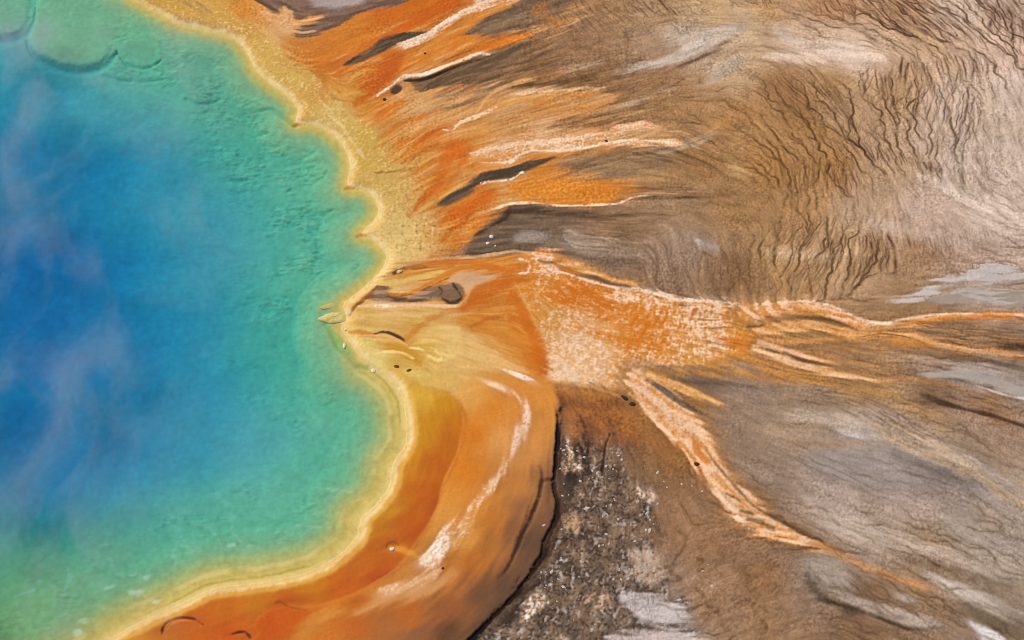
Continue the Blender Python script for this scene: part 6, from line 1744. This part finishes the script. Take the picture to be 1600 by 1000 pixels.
# white sinter chips on the dark apron: the larger ones one by one
chip_meshes = [rock_mesh('sinter_chip', 300 + k, 0.45, 0.35, 2, M_CHIP) for k in range(5)]
cr = random.Random(5)
CLUST = [
    ('white sinter chip beside the upper end of the black crevice', [(886, 692, 7, 8, 9), (890, 712, 8, 9, 10), (896, 736, 10, 8, 9)]),
    ('white sinter chip in the middle of the dark apron', [(930, 742, 14, 8, 9), (948, 742, 8, 10, 7), (952, 772, 5, 18, 8), (952, 830, 6, 24, 9), (905, 790, 14, 20, 6), (925, 860, 14, 22, 10), (975, 830, 16, 22, 8)]),
    ('white sinter chip along the outer side of the dark apron', [(1010, 800, 8, 20, 6), (1008, 832, 8, 16, 8), (985, 890, 12, 14, 7)]),
    ('white sinter chip by the lower end of the black crevice', [(868, 858, 12, 18, 10), (855, 900, 14, 16, 10), (835, 948, 12, 14, 12), (880, 920, 20, 22, 9)]),
    ('white sinter chip near the bottom edge on dark ground', [(950, 915, 24, 16, 8), (920, 968, 30, 16, 9), (1010, 988, 26, 8, 5), (1075, 940, 14, 12, 5)]),
    ('loose white sinter chip on the rusty brown ground beside the widest channel', [(1045, 757, 16, 14, 7), (1085, 772, 8, 6, 4), (965, 722, 12, 8, 4), (1100, 915, 12, 10, 4), (1080, 890, 14, 16, 5)]),
]
for label, spots in CLUST:
    for (u, v, du, dv, n) in spots:
        for k in range(max(int(n * 0.6), 2)):
            s_ = cr.choice((1.5, 1.8, 2.1, 2.5, 3.0, 4.0))
            rock('sinter_chip', u + cr.gauss(0, du), v + cr.gauss(0, dv), s_ * cr.uniform(.9, 2.2), s_ * 0.8, 0.02 + 0.012 * s_, M_CHIP, label, 'sinter chip', 0, cr.uniform(0, 3), 0.3,
                 group='white sinter chips on the dark apron', mesh=cr.choice(chip_meshes))

def sdf_pt_out(u, v):
    lu = np.interp(v, [690, 745, 792, 815, 878, 935, 984, 1040], [876, 868, 874, 870, 848, 804, 758, 704])
    return u < lu + 4


# crumbs too small to pick apart
me = bpy.data.meshes.new('sinter_crumbs')
vs, fs = [], []
for k in range(380):
    t = cr.random()
    u = 872 + 150 * cr.random() - 55 * t * cr.random()
    v = 690 + 300 * t
    x, y = (float(q) for q in at(u, v))
    if sdf_pt_out(u, v):
        continue
    r = cr.uniform(0.04, 0.10)
    z = ground_z(x, y)
    b = len(vs)
    a0 = cr.uniform(0, 6.28)
    for q in range(5):
        a = a0 + q * 1.2566
        rr_ = r * cr.uniform(.7, 1.3)
        vs.append((x + math.cos(a) * rr_, y + math.sin(a) * rr_, z - 0.03))
    vs.append((x, y, z + r * 0.35))
    for q in range(5):
        fs.append((b + q, b + (q + 1) % 5, b + 5))
me.from_pydata(vs, [], fs)
me.materials.append(M_CHIP)
tag(link(bpy.data.objects.new('sinter_crumbs', me)), 'fine white sinter crumbs scattered over the dark apron', 'sinter crumbs', 'stuff')

# ------------------------------------------------------------------ steam drifting low over the spring
ms = bpy.data.materials.new('steam')
ms.use_nodes = True
nt = ms.node_tree
nt.nodes.clear()
out = nt.nodes.new('ShaderNodeOutputMaterial')
pv = nt.nodes.new('ShaderNodeVolumePrincipled')
pv.inputs['Color'].default_value = (0.96, 0.97, 1.0, 1)
pv.inputs['Anisotropy'].default_value = 0.0
tc = nt.nodes.new('ShaderNodeTexCoord')
mp = nt.nodes.new('ShaderNodeMapping')
mp.inputs['Scale'].default_value = (1.1, 0.75, 0.6)
mp.inputs['Rotation'].default_value = (0, 0, 0.35)
nt.links.new(tc.outputs['Object'], mp.inputs['Vector'])
nz = noise_node(nt, 0.07, 7, 0.64, mp.outputs[0])
nz.inputs['Distortion'].default_value = 0.8
mr = nt.nodes.new('ShaderNodeMapRange')
mr.inputs['From Min'].default_value = 0.48
mr.inputs['From Max'].default_value = 0.78
nt.links.new(nz.outputs['Fac'], mr.inputs['Value'])
sx = nt.nodes.new('ShaderNodeSeparateXYZ')
nt.links.new(tc.outputs['Object'], sx.inputs[0])
fx = nt.nodes.new('ShaderNodeMapRange')          # thins out towards the shore, thickest over the hot centre
fx.inputs['From Min'].default_value = 42.0
fx.inputs['From Max'].default_value = -10.0
nt.links.new(sx.outputs['X'], fx.inputs['Value'])
d1 = math_node(nt, 'MULTIPLY', mr.outputs[0], fx.outputs[0])
d2 = math_node(nt, 'MULTIPLY', d1, 0.15)
nt.links.new(d2, pv.inputs['Density'])
nt.links.new(pv.outputs[0], out.inputs['Volume'])
bm = bmesh.new()
bmesh.ops.create_cube(bm, size=1.0)
for v in bm.verts:
    v.co = (v.co.x * 100, v.co.y * 112, v.co.z * 6 + 3.4)
me = bpy.data.meshes.new('steam')
bm.to_mesh(me)
bm.free()
me.materials.append(ms)
o = link(bpy.data.objects.new('steam', me))
o.location = (-84, 2, 0)
tag(o, 'thin wisps of white steam drifting over the blue centre', 'steam', 'stuff')
